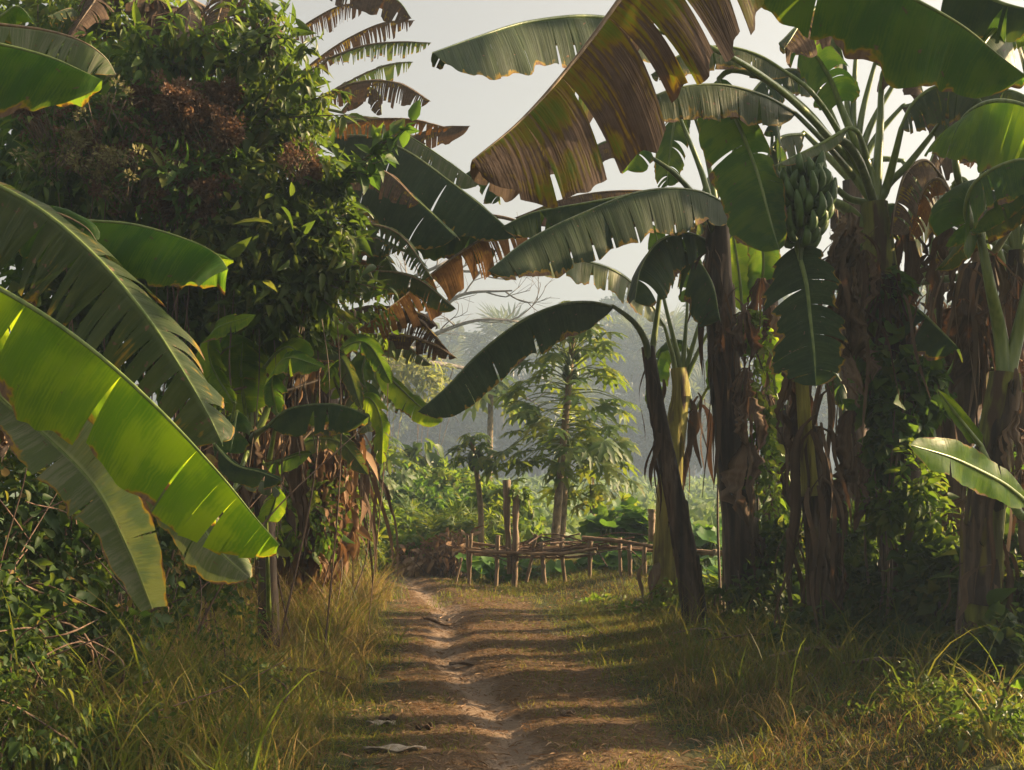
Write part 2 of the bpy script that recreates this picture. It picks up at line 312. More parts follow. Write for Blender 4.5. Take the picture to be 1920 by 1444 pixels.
def stem(plant, mat, path, r0, r1, seed=0, sheaths=6, name='trunk', sheath_mat='stem_brown', n=18):
    r = rng(seed+50); C = spline(path, 60); ph = r.uniform(0, 6.28, 6)
    def bump(L, th):
        b = 1+.05*np.sin(3*th+ph[0]+L*1.3)+.035*np.sin(7*th+ph[1]-L*2.1)+.025*np.sin(13*th+ph[2]+L*.7)+.03*np.sin(L*4.3+ph[3])
        return b*(1+.10*np.mod(L*1.35+th*.25, 1))
    rad = np.interp(np.linspace(0, 1, 60), [0, .06, .25, 1], [r0*1.25, r0*1.05, r0, r1])
    mb = MB(); mb.tube(C, rad, n, bump); tr = mb.build(name, M[mat], plant)
    if sheaths:                                                 # old peeling leaf sheaths wrapped round the stem
        ms = MB()
        for s in range(sheaths):
            i0 = int(r.uniform(0, .72)*59); ln = r.uniform(.12, .35); i1 = min(59, i0+int(ln*59)); k = 12
            ii = np.linspace(i0, i1, k); th0 = r.uniform(0, 6.28); sp = r.uniform(.5, 1.5); P = np.zeros((k, 9, 3)); U = np.zeros((k, 9, 2))
            flare = r.uniform(.0, .3)*(r.random() < .4)
            for a in range(k):
                c = np.array([np.interp(ii[a], np.arange(60), C[:, q]) for q in range(3)]); f = a/(k-1)
                th = th0+np.linspace(-1, 1, 9)*sp*(1-.55*f**2)+.15*math.sin(f*5+s)
                rr = np.interp(ii[a], np.arange(60), rad)*(1.12+.04*r.random(9)+flare*f**3)
                P[a, :, 0] = c[0]+np.cos(th)*rr; P[a, :, 1] = c[1]+np.sin(th)*rr; P[a, :, 2] = c[2]+r.normal(0, .012, 9)*(1+3*f)
                U[a, :, 0] = f; U[a, :, 1] = np.linspace(-1, 1, 9)
            ms.grid(P, U)
        ms.build('dry_sheath', M[sheath_mat], plant)
    return C

def deadleaf(plant, top, length, width, seed, mat='leaf_dry', lean=(0, 0), face=(1, -.3), strips=2, crumple=.05, label=None):
    """a withered leaf hanging straight down from a point on the stem"""
    r = rng(seed+900); top = np.asarray(top, float); n = 40; nvv = 19
    k = np.linspace(0, 1, n); q = np.linspace(-1, 1, nvv)
    C = top+np.stack([lean[0]*k+noise1(r, n, 4)*.03*length, lean[1]*k+noise1(r, n, 5)*.03, -length*k], 1)
    f = nrm(np.array((face[0], face[1], 0.))); side = np.cross(f, (0, 0, 1.)); base = np.interp(k, [0, .12, .45, .8, 1], [.25, .6, 1, .85, .3])
    wl = base*(1+noise1(r, n, 7)*.22+noise1(r, n, 22)*.16); wr = base*(1+noise1(r, n, 7)*.22+noise1(r, n, 22)*.16); ph = r.uniform(0, 6.28)+np.cumsum(r.normal(.05, .05, n)); ph2 = r.uniform(0, 6.28)+k*r.uniform(2, 5)
    amp = r.uniform(.28, .5)*width; mb = MB(); cuts = np.r_[-1, np.sort(r.uniform(-.75, .75, strips)), 1]
    for q0, q1 in zip(cuts[:-1], cuts[1:]):                     # torn into a few strips of unequal length
        m = max(5, int(9*(q1-q0))); lf = r.uniform(.6, 1.08); tw = r.normal(0, .35); q = np.linspace(q0, q1, m); qm = (q0+q1)/2; dp = r.normal(0, .5); hem = noise1(r, m, 4)*.07*length
        P = np.zeros((n, m, 3)); U = np.zeros((n, m, 2))
        for i in range(n):
            qq = qm+(q-qm)*(1-.45*k[i]**1.5); x = np.where(qq < 0, qq*wl[i], qq*wr[i])*width+tw*k[i]**2*width*.5
            dz = amp*base[i]*(np.sin(qq*2.6+ph[i]+dp*k[i])+.4*np.sin(qq*6.5+ph2[i]))+crumple*.3*np.sin(qq*11+k[i]*5)+dp*k[i]*width*.3
            P[i] = C[i]+f*(x*(1-.12*np.cos(qq*4+ph[i])))[:, None]+side*dz[:, None]
            P[i, :, 2] = top[2]+(C[i, 2]-top[2])*lf+(hem-.2*np.abs(qq)*width)*k[i]**3
            U[i, :, 0] = qq*width*1.4+k[i]*.12+qm; U[i, :, 1] = k[i]*.6
        mb.grid(P, U)
    o = mb.build('dead_leaf', M[mat], plant)
    if label: o['label'] = label
    return o

def ribbons(plant, pts, seed, n=14, length=(.3, .9), width=.02, mat='leaf_dry', name='dry_ribbon', spread=.15):
    """thin dry strips hanging from points on a stem, one mesh: the shreds of one old leaf"""
    r = rng(seed+333); mb = MB(); pts = np.asarray(pts, float)
    for i in range(n):
        p = pts[r.integers(len(pts))]+r.normal(0, spread*.4, 3)*np.array((1, 1, .6)); L = r.uniform(*length); m = 12; k = np.linspace(0, 1, m)
        d = r.normal(0, spread, 2); C = p+np.stack([d[0]*np.sqrt(k)+.03*np.sin(k*6+i), d[1]*np.sqrt(k)+.02*np.sin(k*7+2*i), -L*k+.08*np.sin(k*3.1)*L], 1)
        a = r.uniform(0, 3.14)+k*r.normal(0, 1.2); wv = width*r.uniform(.5, 1.6)*np.interp(k, [0, .2, .8, 1], [.5, 1, .8, .1])
        S = np.stack([np.cos(a), np.sin(a), 0*a], 1)*wv[:, None]
        mb.grid(np.stack([C-S, C+S*.2+np.array((0, 0, .004)), C+S], 1), np.stack([np.stack([0*k+i*.37-.012, k*.5], 1), np.stack([0*k+i*.37, k*.5], 1), np.stack([0*k+i*.37+.012, k*.5], 1)], 1))
    return mb.build(name, M[mat], plant)

# ------------------------------------------------------------------ leaf clouds
def tmpl_strip(ts, ws, fold=.12, droop=.2, lobes=0):
    V = []; Q = []
    for i, (t, wd) in enumerate(zip(ts, ws)):
        z = -droop*t*t
        V += [(-wd, t, z+fold*wd), (0, t, z), (wd, t, z+fold*wd)]
        if i: a = 3*(i-1); Q += [(a, a+1, a+4, a+3), (a+1, a+2, a+5, a+4)]
    return np.array(V, float), np.array(Q)
T_OV = tmpl_strip([0, .12, .35, .65, 1], [.02, .2, .27, .2, .0], .5, .25)
T_LANCE = tmpl_strip([0, .15, .4, .7, 1], [.01, .12, .17, .12, .0], .5, .35)
T_HEART = tmpl_strip([-.12, 0, .2, .45, .75, 1], [.12, .33, .42, .34, .15, .0], .35, .2)
T_KITE = (np.array([(0, 0, 0), (-.28, .45, .08), (0, 1, -.15), (.28, .45, .08)], float), np.array([(0, 1, 2, 3)]))
def tmpl_palmate(nl, spread, ts, ws, droop=.3, lens=None):
    VV = []; QQ = []; n = 0
    for i in range(nl):
        a = (i/(nl-1)-.5)*spread; ln = 1-.32*abs(i/(nl-1)-.5)*2 if lens is None else lens[i]
        V, Q = tmpl_strip(ts, ws, .25, droop); V = V*ln; c, s = math.cos(a), math.sin(a)
        V = np.stack([V[:, 0]*c+V[:, 1]*s, -V[:, 0]*s+V[:, 1]*c, V[:, 2]], 1); VV.append(V); QQ.append(Q+n); n += len(V)
    VV = np.concatenate(VV); return VV, np.concatenate(QQ)
T_PAPAYA = tmpl_palmate(8, R(250), [.0, .3, .45, .55, .66, .8, 1], [.03, .13, .09, .20, .09, .10, .0], .35)
T_CASSAVA = tmpl_palmate(6, R(230), [.02, .4, .75, 1], [.01, .09, .07, 0], .4)
def tmpl_round(nn=20, lob=5):
    V = [(0, .45, -.06)]; Q = []; T = []
    for ring, rr in ((1, .55), (2, 1.0)):
        for i in range(nn):
            a = i/nn*6.283; rad = .5*rr*(1+(.12*math.cos(a*lob)+.04*math.cos(a*11))*(ring == 2)); z = .10*rr**2+(.05*math.sin(a*lob+1))*(ring == 2)
            V.append((math.sin(a)*rad, .45-math.cos(a)*rad, z))
    for i in range(nn):
        j = (i+1) % nn; T.append((0, 1+i, 1+j)); Q.append((1+i, 1+nn+i, 1+nn+j, 1+j))
    return np.array(V), np.array(Q), np.array(T)
T_SQUASH = tmpl_round()
T_FAN = tmpl_palmate(15, R(270), [.1, .6, 1], [.02, .06, .0], .25, [1]*15)

def frames(dirs, ups, r, roll=.5):
    y = nrm(dirs); z = ups-y*(ups*y).sum(1)[:, None]; z = nrm(z+r.normal(0, roll, z.shape)); z = nrm(z-y*(z*y).sum(1)[:, None]); x = np.cross(y, z)
    return np.stack([x, y, z], 2)                               # columns
def put(mb, tm, pos, fr, size):
    V, Q = tm[0], tm[1]; N = len(pos); size = np.asarray(size)
    sz = size.reshape(N, 1, -1) if size.ndim > 1 else size[:, None, None]
    W = np.einsum('nij,nvj->nvi', fr, V[None]*sz)+pos[:, None]
    off = (np.arange(N)*len(V))[:, None, None]
    mb.add(W.reshape(-1, 3), (Q[None]+off).reshape(-1, 4), (tm[2][None]+off).reshape(-1, 3) if len(tm) > 2 else None,
           np.tile(np.stack([V[:, 1], V[:, 0]], 1), (N, 1)))
def lobes_sample(lobes, n, r, shell=.45, lump=.35):
    """points through the volume of several ellipsoids, gathered in clumps; returns points and outward directions"""
    c = np.array([l[:3] for l in lobes]); rad = np.array([l[3:6] for l in lobes]); wt = np.array([l[6] if len(l) > 6 else l[3]*l[5] for l in lobes]); wt = wt/wt.sum()
    k = r.choice(len(lobes), n, p=wt)
    nc = max(6, n//45); ck = r.choice(len(lobes), nc, p=wt); cd_ = nrm(r.normal(size=(nc, 3))); cr = r.uniform(shell, 1.08, nc)
    cc = c[ck]+cd_*cr[:, None]*rad[ck]
    m = r.random(n) < .72; j = r.integers(0, nc, n)
    d = nrm(r.normal(size=(n, 3))); rr = r.uniform(shell**3, 1, n)**(1/3)
    P = c[k]+d*rr[:, None]*rad[k]
    sp = lump*rad[ck][j].mean(1)
    P2 = cc[j]+r.normal(size=(n, 3))*sp[:, None]*.5
    P[m] = P2[m]; d[m] = nrm((P2-c[ck[j]])/rad[ck[j]])[m]
    return P, d
def leafcloud(mb, tm, lobes, n, size, seed, shell=.45, out=.8, down=.5, up=.6, roll=.6, lump=.35, zmin=None, jit=.9):
    r = rng(seed); P, d = lobes_sample(lobes, n, r, shell, lump)
    if zmin is not None:
        k = P[:, 2] > gz(P[:, 0], P[:, 1])+zmin; P = P[k]; d = d[k]
    N = len(P); D = d*out+np.array((0, 0, -down))+r.normal(0, jit, (N, 3))*.6; U = d*.5+np.array((0, 0, up))+SUNH*.25
    put(mb, tm, P, frames(D, U, r, roll), r.uniform(*size, N)*r.choice((.5, .75, 1, 1.15, 1.7), N, p=(.15, .2, .4, .18, .07)))
SUNH = np.array(SUN)
def plobe(x, y, Y, rx, ry, d, wt=None):                         # lobe given by its place and half sizes in the view, depth in metres
    p = at(x, y, Y); l = [*p, rx*Y/F, d, ry*Y/F]
    return l+[wt if wt is not None else l[3]*l[5]]

# ------------------------------------------------------------------ grass
def blades(mb, xy, h, wd, bend, seed, z0=None, segs=4, lean=None):
    r = rng(seed); N = len(xy); h = np.broadcast_to(h, (N,)); wd = np.broadcast_to(wd, (N,)); bend = np.broadcast_to(bend, (N,))
    z = gz(xy[:, 0], xy[:, 1]) if z0 is None else z0
    a = r.uniform(0, 6.283, N); bd = np.stack([np.cos(a), np.sin(a)], 1)
    if lean is not None: bd = nrm(bd+np.asarray(lean))
    s = r.uniform(0, 6.283, N); sd = np.stack([np.cos(s), np.sin(s)], 1)
    V = np.zeros((N, segs+1, 2, 3))
    for i in range(segs+1):
        t = i/segs; ang = bend*t; hx = h*t*np.sin(ang)*.8; hz = h*t*np.cos(ang*.85)
        ww = wd*(1-t**1.6)*.5+.0004
        for q, sg in ((0, -1), (1, 1)):
            V[:, i, q, 0] = xy[:, 0]+bd[:, 0]*hx+sd[:, 0]*ww*sg; V[:, i, q, 1] = xy[:, 1]+bd[:, 1]*hx+sd[:, 1]*ww*sg; V[:, i, q, 2] = z-.02+hz
    b = (np.arange(N)*(segs+1)*2)[:, None]; Q = []
    for i in range(segs): Q.append(b+np.array([[2*i, 2*i+1, 2*i+3, 2*i+2]]))
    mb.add(V.reshape(-1, 3), np.stack(Q, 1).reshape(-1, 4))
def scatter(r, n, x0, x1, y0, y1, pers=True):
    """random ground points, thinned with distance so that far ground is not over-dense"""
    if pers:
        y = y0*(y1/y0)**r.random(n)
    else: y = r.uniform(y0, y1, n)
    return np.stack([r.uniform(0, 1, n)*(x1-x0)+x0, y], 1)

def far_branches(mb, p, d, L, rad, depth, r, spread=.5, up=.05, taper=.62):
    m = 7; k = np.linspace(0, 1, m)[:, None]; bendv = r.normal(0, .18, 3)*L
    C = p+d*L*k+bendv*k*k+np.array((0, 0, up*L))*k*k
    mb.tube(C, np.linspace(rad, rad*taper, m), 5 if depth > 1 else 4, cap=False)
    if depth == 0: return [C[-1]]
    tips = []
    for i in range(r.integers(2, 4)):
        nd = nrm(nrm(C[-1]-C[-2])+r.normal(0, spread, 3)); s = C[-1] if i == 0 else C[r.integers(3, m)]
        tips += far_branches(mb, s, nd, L*r.uniform(.6, .85), rad*taper*.8, depth-1, r, spread, up, taper)
    return tips
# ================================================================== SETTING
def ground():
    xs = np.unique(np.r_[-190, -150, -120, -90, -60, -40, -28, -20, -15, -11, -8, np.arange(-6, 7, .06), 7, 8, 11, 15, 20, 28, 40, 60, 90, 120, 150, 190])
    ys = np.unique(np.r_[-15, -8, -3, 0, 1.5, np.arange(3, 22, .07), np.arange(22, 32, .35), 34, 38, 44, 52, 62, 75, 90, 115, 150, 195])
    X, Y = np.meshgrid(xs, ys, indexing='ij'); r = rng(3)
    Z = gz(X, Y)+(np.abs(X) < 6)*(Y > 3)*(Y < 24)*r.normal(0, .006, X.shape)
    mb = MB(); mb.grid(np.stack([X, Y, Z], -1), np.stack([X-pc(Y), X-rut(Y)], -1))
    k = NT('earth_and_litter'); u, v, _ = k.uv(); pos = k.obj(); p = k.sep(pos)
    n1 = k.noise(pos, 2.2, 5, .6); n2 = k.noise(pos, 14, 4, .65); n3 = k.noise(k.xyz(k.math('MULTIPLY', p[0], 22), k.math('MULTIPLY', p[1], 34), 0.0), 1.0, 3)
    lit = k.ramp(k.math('ADD', k.math('MULTIPLY', n2, .5), k.math('MULTIPLY', n3, .5)), [(.032, .020, .012), (.08, .047, .024), (.135, .082, .042), (.19, .125, .068)])
    grn = k.ramp(n2, [(.016, .018, .007), (.036, .042, .012), (.065, .062, .02)])
    soil = k.ramp(k.noise(pos, 6, 6, .65), [(.11, .075, .05), (.19, .135, .095), (.26, .19, .14)])
    aw = k.math('ADD', k.math('ABSOLUTE', u), k.math('MULTIPLY', k.math('SUBTRACT', n1, .5), 1.3))
    c = k.mix(k.ss(aw, .55, 1.0), lit, grn)
    av = k.math('ADD', k.math('ABSOLUTE', v), k.math('MULTIPLY', k.math('SUBTRACT', n1, .5), .45))
    near = k.math('SUBTRACT', 1.0, k.ss(p[1], 19, 24))
    c = k.mix(k.math('MULTIPLY', k.math('SUBTRACT', 1.0, k.ss(av, .06, .2)), near), c, soil)
    far = k.ramp(k.noise(pos, .35, 4), [(.05, .085, .03), (.085, .12, .05), (.13, .15, .07)])
    c = k.mix(k.ss(p[1], 22, 30), c, far)
    m = k.finish(c, .9, None, 0, k.math('ADD', n2, n3), .7, bd=.03, spec=.2)
    tag(mb.build('ground', m), kind='structure')
ground()

# ================================================================== RIGHT SIDE: the row of banana plants
def plant(label, base, group='banana plants lining the track', name='banana_plant', cat='banana plant'):
    b = (float(base[0]), float(base[1]), float(gz(base[0], base[1])))
    return thing(name, label, cat, b, group)
def base_at(x, py):
    Y = F*CH/(py-HOR); return at(x, py, Y)*np.array((1, 1, 0)), Y

# R1: thin leaning stem with the long dark arching leaf
b, Y = base_at(1310, 1195)
R1 = plant('thin brown leaning banana plant with one long dark leaf arching over the papaya trees', b)
stem(R1, 'stem_brown', [b+(0, 0, -.1), at(1288, 1050, Y), at(1258, 900, Y), at(1228, 740, Y), at(1214, 650, Y)], .10, .055, 1, 9)
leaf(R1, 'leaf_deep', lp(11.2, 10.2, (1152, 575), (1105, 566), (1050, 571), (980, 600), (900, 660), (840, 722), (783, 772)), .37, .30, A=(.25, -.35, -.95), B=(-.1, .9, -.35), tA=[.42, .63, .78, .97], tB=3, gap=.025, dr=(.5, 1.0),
     pet=lp(Y, 11.2, (1216, 690), (1212, 645), (1190, 605)), seed=11, rib='rib_dark', fray=.05, sway=.04, rr=.018)
leaf(R1, 'leaf_dark', lp(11.4, 11.0, (1240, 500), (1262, 470), (1300, 480), (1335, 530), (1350, 600)), .42, .3, A=(-.6, -.3, -.7), B=(.3, .8, -.3), tA=4, seed=12, pet=lp(Y, 11.4, (1222, 690), (1224, 650), (1236, 560)))
ribbons(R1, [at(1222, 730, Y), at(1230, 800, Y), at(1225, 690, Y)], 1, 8, (.3, 1.0), .02)

# R2: yellow-stemmed plant
b, Y = base_at(1256, 1150)
R2 = plant('banana plant with a yellow stem standing behind the thin leaning one', b)
stem(R2, 'stem_yellow', [b+(0, 0, -.1), at(1254, 1000, Y), at(1262, 850, Y), at(1276, 740, Y), at(1272, 690, Y)], .155, .085, 2, 1)
leaf(R2, 'leaf_pale', lp(13.2, 12.2, (1246, 612), (1210, 556), (1160, 512), (1100, 490), (1050, 488), (1005, 508)), .27, .25, A=(-.15, -.4, -.9), B=(.2, .75, .45), tA=[.2, .35, .5, .6, .8], tB=4, gap=.06, pet=lp(Y, 13.2, (1270, 720), (1262, 670), (1254, 640)), seed=21, fray=.1, rib='rib')
for i, (a, c, l2) in enumerate((((1245, 560), (1240, 500), .12), ((1287, 600), (1290, 545), .1), ((1310, 610), (1330, 540), .1), ((1318, 640), (1345, 600), .11), ((1300, 770), (1340, 705), .1))):
    leaf(R2, 'leaf_green', lp(Y, Y-.2, (a[0]*.4+c[0]*.6, a[1]*.4+c[1]*.6), c, (c[0]+(8 if i else -10), c[1]-60), (c[0]+25*i-20, c[1]-80)), .16, .16, A=(-.8, -.3, .1), B=(.8, .3, .1), tA=1, tB=1, pet=lp(Y, Y, (1274+i*2, 720+12*i), (1276+3*i, 690+8*i), a), seed=22+i, rr=.016, label=None)
leaf(R2, 'leaf_green', lp(Y+.2, Y+.1, (1290, 655), (1262, 635), (1238, 660), (1226, 720), (1224, 770)), .22, .2, A=(-.5, -.4, -.5), B=(.6, -.2, -.3), tA=2, pet=lp(Y, Y+.2, (1275, 710), (1290, 680)), seed=28)
ribbons(R2, [at(1290, 760, Y), at(1302, 745, Y), at(1285, 790, Y)], 2, 14, (.4, 1.1), .03)
ribbons(R2, [at(1240, 1040, Y), at(1278, 1050, Y)], 3, 12, (.4, .7), .03, 'leaf_drypale')

# R3: vine-wrapped stem
b, Y = base_at(1402, 1195)
R3 = plant('thick banana plant with withered leaves curling down its stem and vines on its right', b)
stem(R3, 'stem_brown', [b+(0, 0, -.1), at(1388, 1000, Y), at(1368, 800, Y), at(1352, 600, Y), at(1346, 420, Y)], .16, .10, 3, 7)
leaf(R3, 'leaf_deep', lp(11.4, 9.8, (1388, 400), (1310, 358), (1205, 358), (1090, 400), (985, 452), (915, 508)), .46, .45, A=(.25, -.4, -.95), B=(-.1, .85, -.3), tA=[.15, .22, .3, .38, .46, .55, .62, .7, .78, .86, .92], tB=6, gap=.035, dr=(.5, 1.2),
     pet=lp(Y, 11.4, (1348, 520), (1362, 450), (1390, 420)), seed=31, rib='rib_dark', sway=.05, fray=.06, label='long leaf arching left with light striped blade')
leaf(R3, 'leaf_halfdry', lp(12.2, 11.6, (1340, 390), (1250, 362), (1150, 358), (1060, 372), (965, 408)), .33, .3, tA=9, gap=.06, pet=lp(Y, 12.2, (1346, 470), (1350, 420)), seed=32, rib='rib_dry')
leaf(R3, 'leaf_dark', lp(11.2, 10.8, (1180, 366), (1100, 380), (1000, 398), (940, 425)), .3, .3, tA=4, t0=.15, seed=33, pet=lp(Y, 11.2, (1346, 480), (1340, 420), (1270, 378)))
leaf(R3, 'leaf_halfdry', lp(11, 10.6, (1205, 285), (1160, 262), (1115, 275), (1088, 310), (1080, 345)), .2, .2, tA=4, gap=.08, pet=lp(Y, 11, (1344, 450), (1320, 390), (1265, 325)), seed=34, rib='rib_dark')
leaf(R3, 'leaf_green', lp(11.3, 10.8, (1268, 205), (1242, 178), (1205, 192), (1185, 250), (1178, 320)), .34, .26, A=(.5, -.4, -.5), B=(-.5, .5, -.2), tA=5, tB=4, gap=.08, pet=lp(Y, 11.3, (1344, 430), (1318, 330), (1285, 245)), seed=35)
leaf(R3, 'leaf_dark', lp(11.6, 11.4, (1305, 225), (1290, 190), (1268, 215), (1256, 290), (1250, 350)), .25, .25, A=(.6, -.4, -.4), B=(-.6, .4, -.2), tA=5, gap=.1, pet=lp(Y, 11.6, (1348, 430), (1335, 340), (1318, 265)), seed=36)
leaf(R3, 'leaf_dark', lp(11.4, 10.8, (1335, 455), (1285, 436), (1235, 452), (1202, 500), (1190, 565)), .42, .34, A=(.5, -.4, -.8), B=(-.3, .8, -.2), tA=6, gap=.05, pet=lp(Y, 11.4, (1350, 560), (1352, 500)), seed=37)
leaf(R3, 'leaf_bright', lp(12.0, 12.0, (1392, 590), (1388, 530), (1380, 470), (1370, 410), (1365, 370)), .2, .2, A=(-1, .1, 0), B=(1, .1, 0), tA=0, tB=0, dr=(.1, .1), pet=lp(Y, 12, (1358, 640), (1385, 620)), seed=38, label='upright young leaf glowing bright green')
leaf(R3, 'leaf_green', lp(12.0, 11.8, (1420, 560), (1432, 500), (1425, 450), (1400, 410)), .2, .2, A=(-.8, .3, -.2), B=(.8, .3, -.2), tA=1, tB=2, pet=lp(Y, 12, (1362, 680), (1400, 620)), seed=39)
for i, (x, y, L, wd) in enumerate(((1398, 585, .50, .14), (1396, 690, .55, .12), (1404, 745, .6, .13), (1400, 830, .95, .17), (1350, 600, .45, .07))):
    deadleaf(R3, at(x, y, Y-.25), L, wd, 30+i, 'leaf_drypale' if i in (1, 2, 3) else 'leaf_dry', face=(1, -.5+.2*i))
ribbons(R3, [at(1340, 560, Y-.15), at(1350, 640, Y-.15), at(1335, 470, Y-.15), at(1420, 1000, Y-.15)], 4, 26, (.5, 1.5), .02)

# R4: the plant carrying the bunch of bananas
b, Y4 = base_at(1690, 1255); Y = Y4
R4 = plant('tall banana plant carrying a hanging bunch of green bananas', b)
stem(R4, 'stem_brown', [b+(0, 0, -.1), at(1690, 1050, Y), at(1684, 850, Y), at(1664, 650, Y), at(1652, 500, Y)], .16, .12, 4, 6)
stem(R4, 'stem_green', [at(1653, 520, Y), at(1645, 440, Y), at(1640, 380, Y)], .115, .10, 5, 0, name='crown_stem')
c0, c1 = at(1645, 470, Y), at(1642, 390, Y)
leaf(R4, 'leaf_green', lp(8.9, 8.5, (1345, 150), (1372, 205), (1398, 265), (1422, 330), (1444, 410), (1462, 470)), .36, .18, A=(-1, -.1, -.25), B=(.9, -.4, .2), tA=1, tB=5, gap=.03, dr=(.35, .5), t0=.06,
     pet=[c0, c1, *lp(Y, 8.9, (1585, 305), (1520, 215), (1440, 150), (1375, 130))], seed=41, rr=.02, label='broad green blade hanging beside the banana bunch')
leaf(R4, 'leaf_worn', lp(8.9, 8.2, (1492, 212), (1430, 178), (1350, 158), (1265, 165), (1190, 195)), .28, .26, tA=[.12, .25, .38, .5, .62, .75, .88], tB=5, gap=.05, pet=[c0, c1, *lp(Y, 8.9, (1600, 330), (1545, 265))], seed=42, rib='rib_dark', sway=.1)
leaf(R4, 'leaf_worn', lp(9, 8.6, (1482, 140), (1420, 102), (1350, 86), (1280, 100), (1220, 140)), .2, .2, tA=12, tB=10, gap=.05, pet=[c0, c1, *lp(Y, 9, (1612, 320), (1560, 225), (1520, 170))], seed=43, rib='rib')
leaf(R4, 'leaf_green', lp(9.4, 9.3, (1575, 195), (1558, 150), (1535, 110), (1500, 70)), .28, .28, A=(-.8, -.3, -.35), B=(.8, -.3, -.2), tA=2, tB=2, t0=.05, t1=.8, pet=[c0, c1, *lp(Y, 9.4, (1632, 325), (1598, 250))], seed=44, rr=.026)
leaf(R4, 'leaf_halfdry', lp(9.5, 9.2, (1652, 175), (1658, 130), (1690, 112), (1722, 150), (1735, 200)), .22, .2, tA=3, pet=[c0, c1, *lp(Y, 9.5, (1645, 320), (1650, 240))], seed=45, rr=.024)
leaf(R4, 'leaf_worn', lp(9.4, 8.6, (1748, 250), (1790, 195), (1840, 168), (1900, 170), (1960, 200)), .36, .3, A=(-.3, -.4, -.9), tA=9, gap=.06, pet=[c0, c1, *lp(Y, 9.4, (1665, 345), (1700, 310))], seed=46, rr=.02)
leaf(R4, 'leaf_worn', lp(9.2, 8.8, (1690, 240), (1715, 190), (1760, 160), (1815, 165), (1850, 200)), .36, .3, A=(-.3, -.4, -.9), tA=10, gap=.07, pet=[c0, c1, *lp(Y, 9.3, (1660, 355), (1678, 290))], seed=47, rr=.022)
leaf(R4, 'leaf_deep', lp(8.8, 8.3, (1494, 462), (1512, 530), (1520, 600), (1527, 665), (1530, 725)), .36, .30, A=(-1, -.05, -.1), B=(.75, -.7, -.05), tA=[.3, .52, .7, .8, .9], tB=[.25, .42, .5, .63, .75, .88], gap=.05, dr=(.25, .35), sway=.12, lenvar=.25, fray=.09, t0=.10, tilt=.3,
     pet=[c0, *lp(Y, 8.8, (1600, 400), (1545, 375), (1505, 410))], seed=48, rr=.022, label='broad leaf hanging straight down under the bunch')
leaf(R4, 'leaf_dark', lp(9.2, 9.0, (1500, 315), (1462, 325), (1430, 370), (1415, 440)), .32, .32, A=(.7, -.3, -.5), B=(-.5, .6, -.2), tA=5, pet=[c0, c1, *lp(Y, 9.2, (1590, 370), (1540, 325))], seed=49)
leaf(R4, 'leaf_deep', lp(8, 6.6, (1240, 58), (1120, 30), (1000, 38), (900, 66), (810, 98)), .33, .33, A=(.1, -.4, -.95), B=(0, .8, .25), tA=[.25, .4, .47, .62, .75], tB=6, gap=.03, dr=(.4, .9), t0=.1, fray=.07, sway=.05,
     pet=[c0, c1, *lp(Y, 8, (1590, 300), (1490, 190), (1370, 105))], seed=410, rib='rib', label='long leaf reaching left into the open sky')
leaf(R4, 'leaf_pale', lp(8.8, 8.6, (1592, 238), (1540, 268), (1490, 292), (1448, 312)), .09, .09, A=(0, -.5, -.8), tA=0, tB=0, t0=.1, pet=[c1, *lp(Y, 8.8, (1625, 300), (1610, 250))], seed=411, name='bract')
def bunch(pl):
    S = spline([c1, at(1610, 300, 9.1), at(1572, 262, 8.9), at(1535, 290, 8.8), at(1512, 370, 8.75), at(1500, 500, 8.75)], 50)
    mb = MB(); mb.tube(S, np.interp(np.arange(50), [0, 30, 49], [.035, .03, .016]), 8); st = mb.build('fruit_bunch', M['rib_dark'], pl); st['label'] = 'stalk and hands of unripe bananas'
    r = rng(77); k = 0
    for h in range(6):
        z0 = 322+h*25; nf = (9, 12, 12, 12, 10, 8)[h]; rad = (.11, .165, .18, .175, .15, .11)[h]
        ce = at(1512-h*2.0, z0, 8.75)
        for f in range(nf):
            a = f/nf*6.283+h*.5+r.normal(0, .16); o = np.array((math.cos(a), math.sin(a), 0)); ot = o+np.array((r.normal(0, .12), r.normal(0, .12), 0))
            tier = (f % 2)*.035
            q = spline([ce+o*.02, ce+o*rad*.7+np.array((0, 0, -.02-tier)), ce+o*rad*1.08+np.array((0, 0, .03-tier)), ce+ot*rad*r.uniform(1.0, 1.22)+np.array((0, 0, r.uniform(.10, .15)-tier))], 10)
            b_ = MB(); rr = np.array([.011, .014, .023, .030, .033, .034, .033, .030, .021, .009]); b_.tube(q, rr*r.uniform(.85, 1.08), 5)
            b_.build('banana', M['fruit'], st); k += 1
bunch(R4)
for i, (x, y, L, wd) in enumerate(((1600, 395, .5, .11), (1590, 440, .6, .13), (1615, 470, .5, .1), (1580, 560, .45, .13), (1590, 625, .5, .12))):
    deadleaf(R4, at(x, y, Y-.3), L, wd, 60+i, 'leaf_dry' if i % 2 else 'leaf_drypale', lean=(.06*(i-2), 0))
ribbons(R4, [at(1650, 500, Y-.2), at(1690, 560, Y-.2), at(1600, 430, Y-.3), at(1580, 480, Y-.3)], 5, 40, (.3, 1.0), .018)

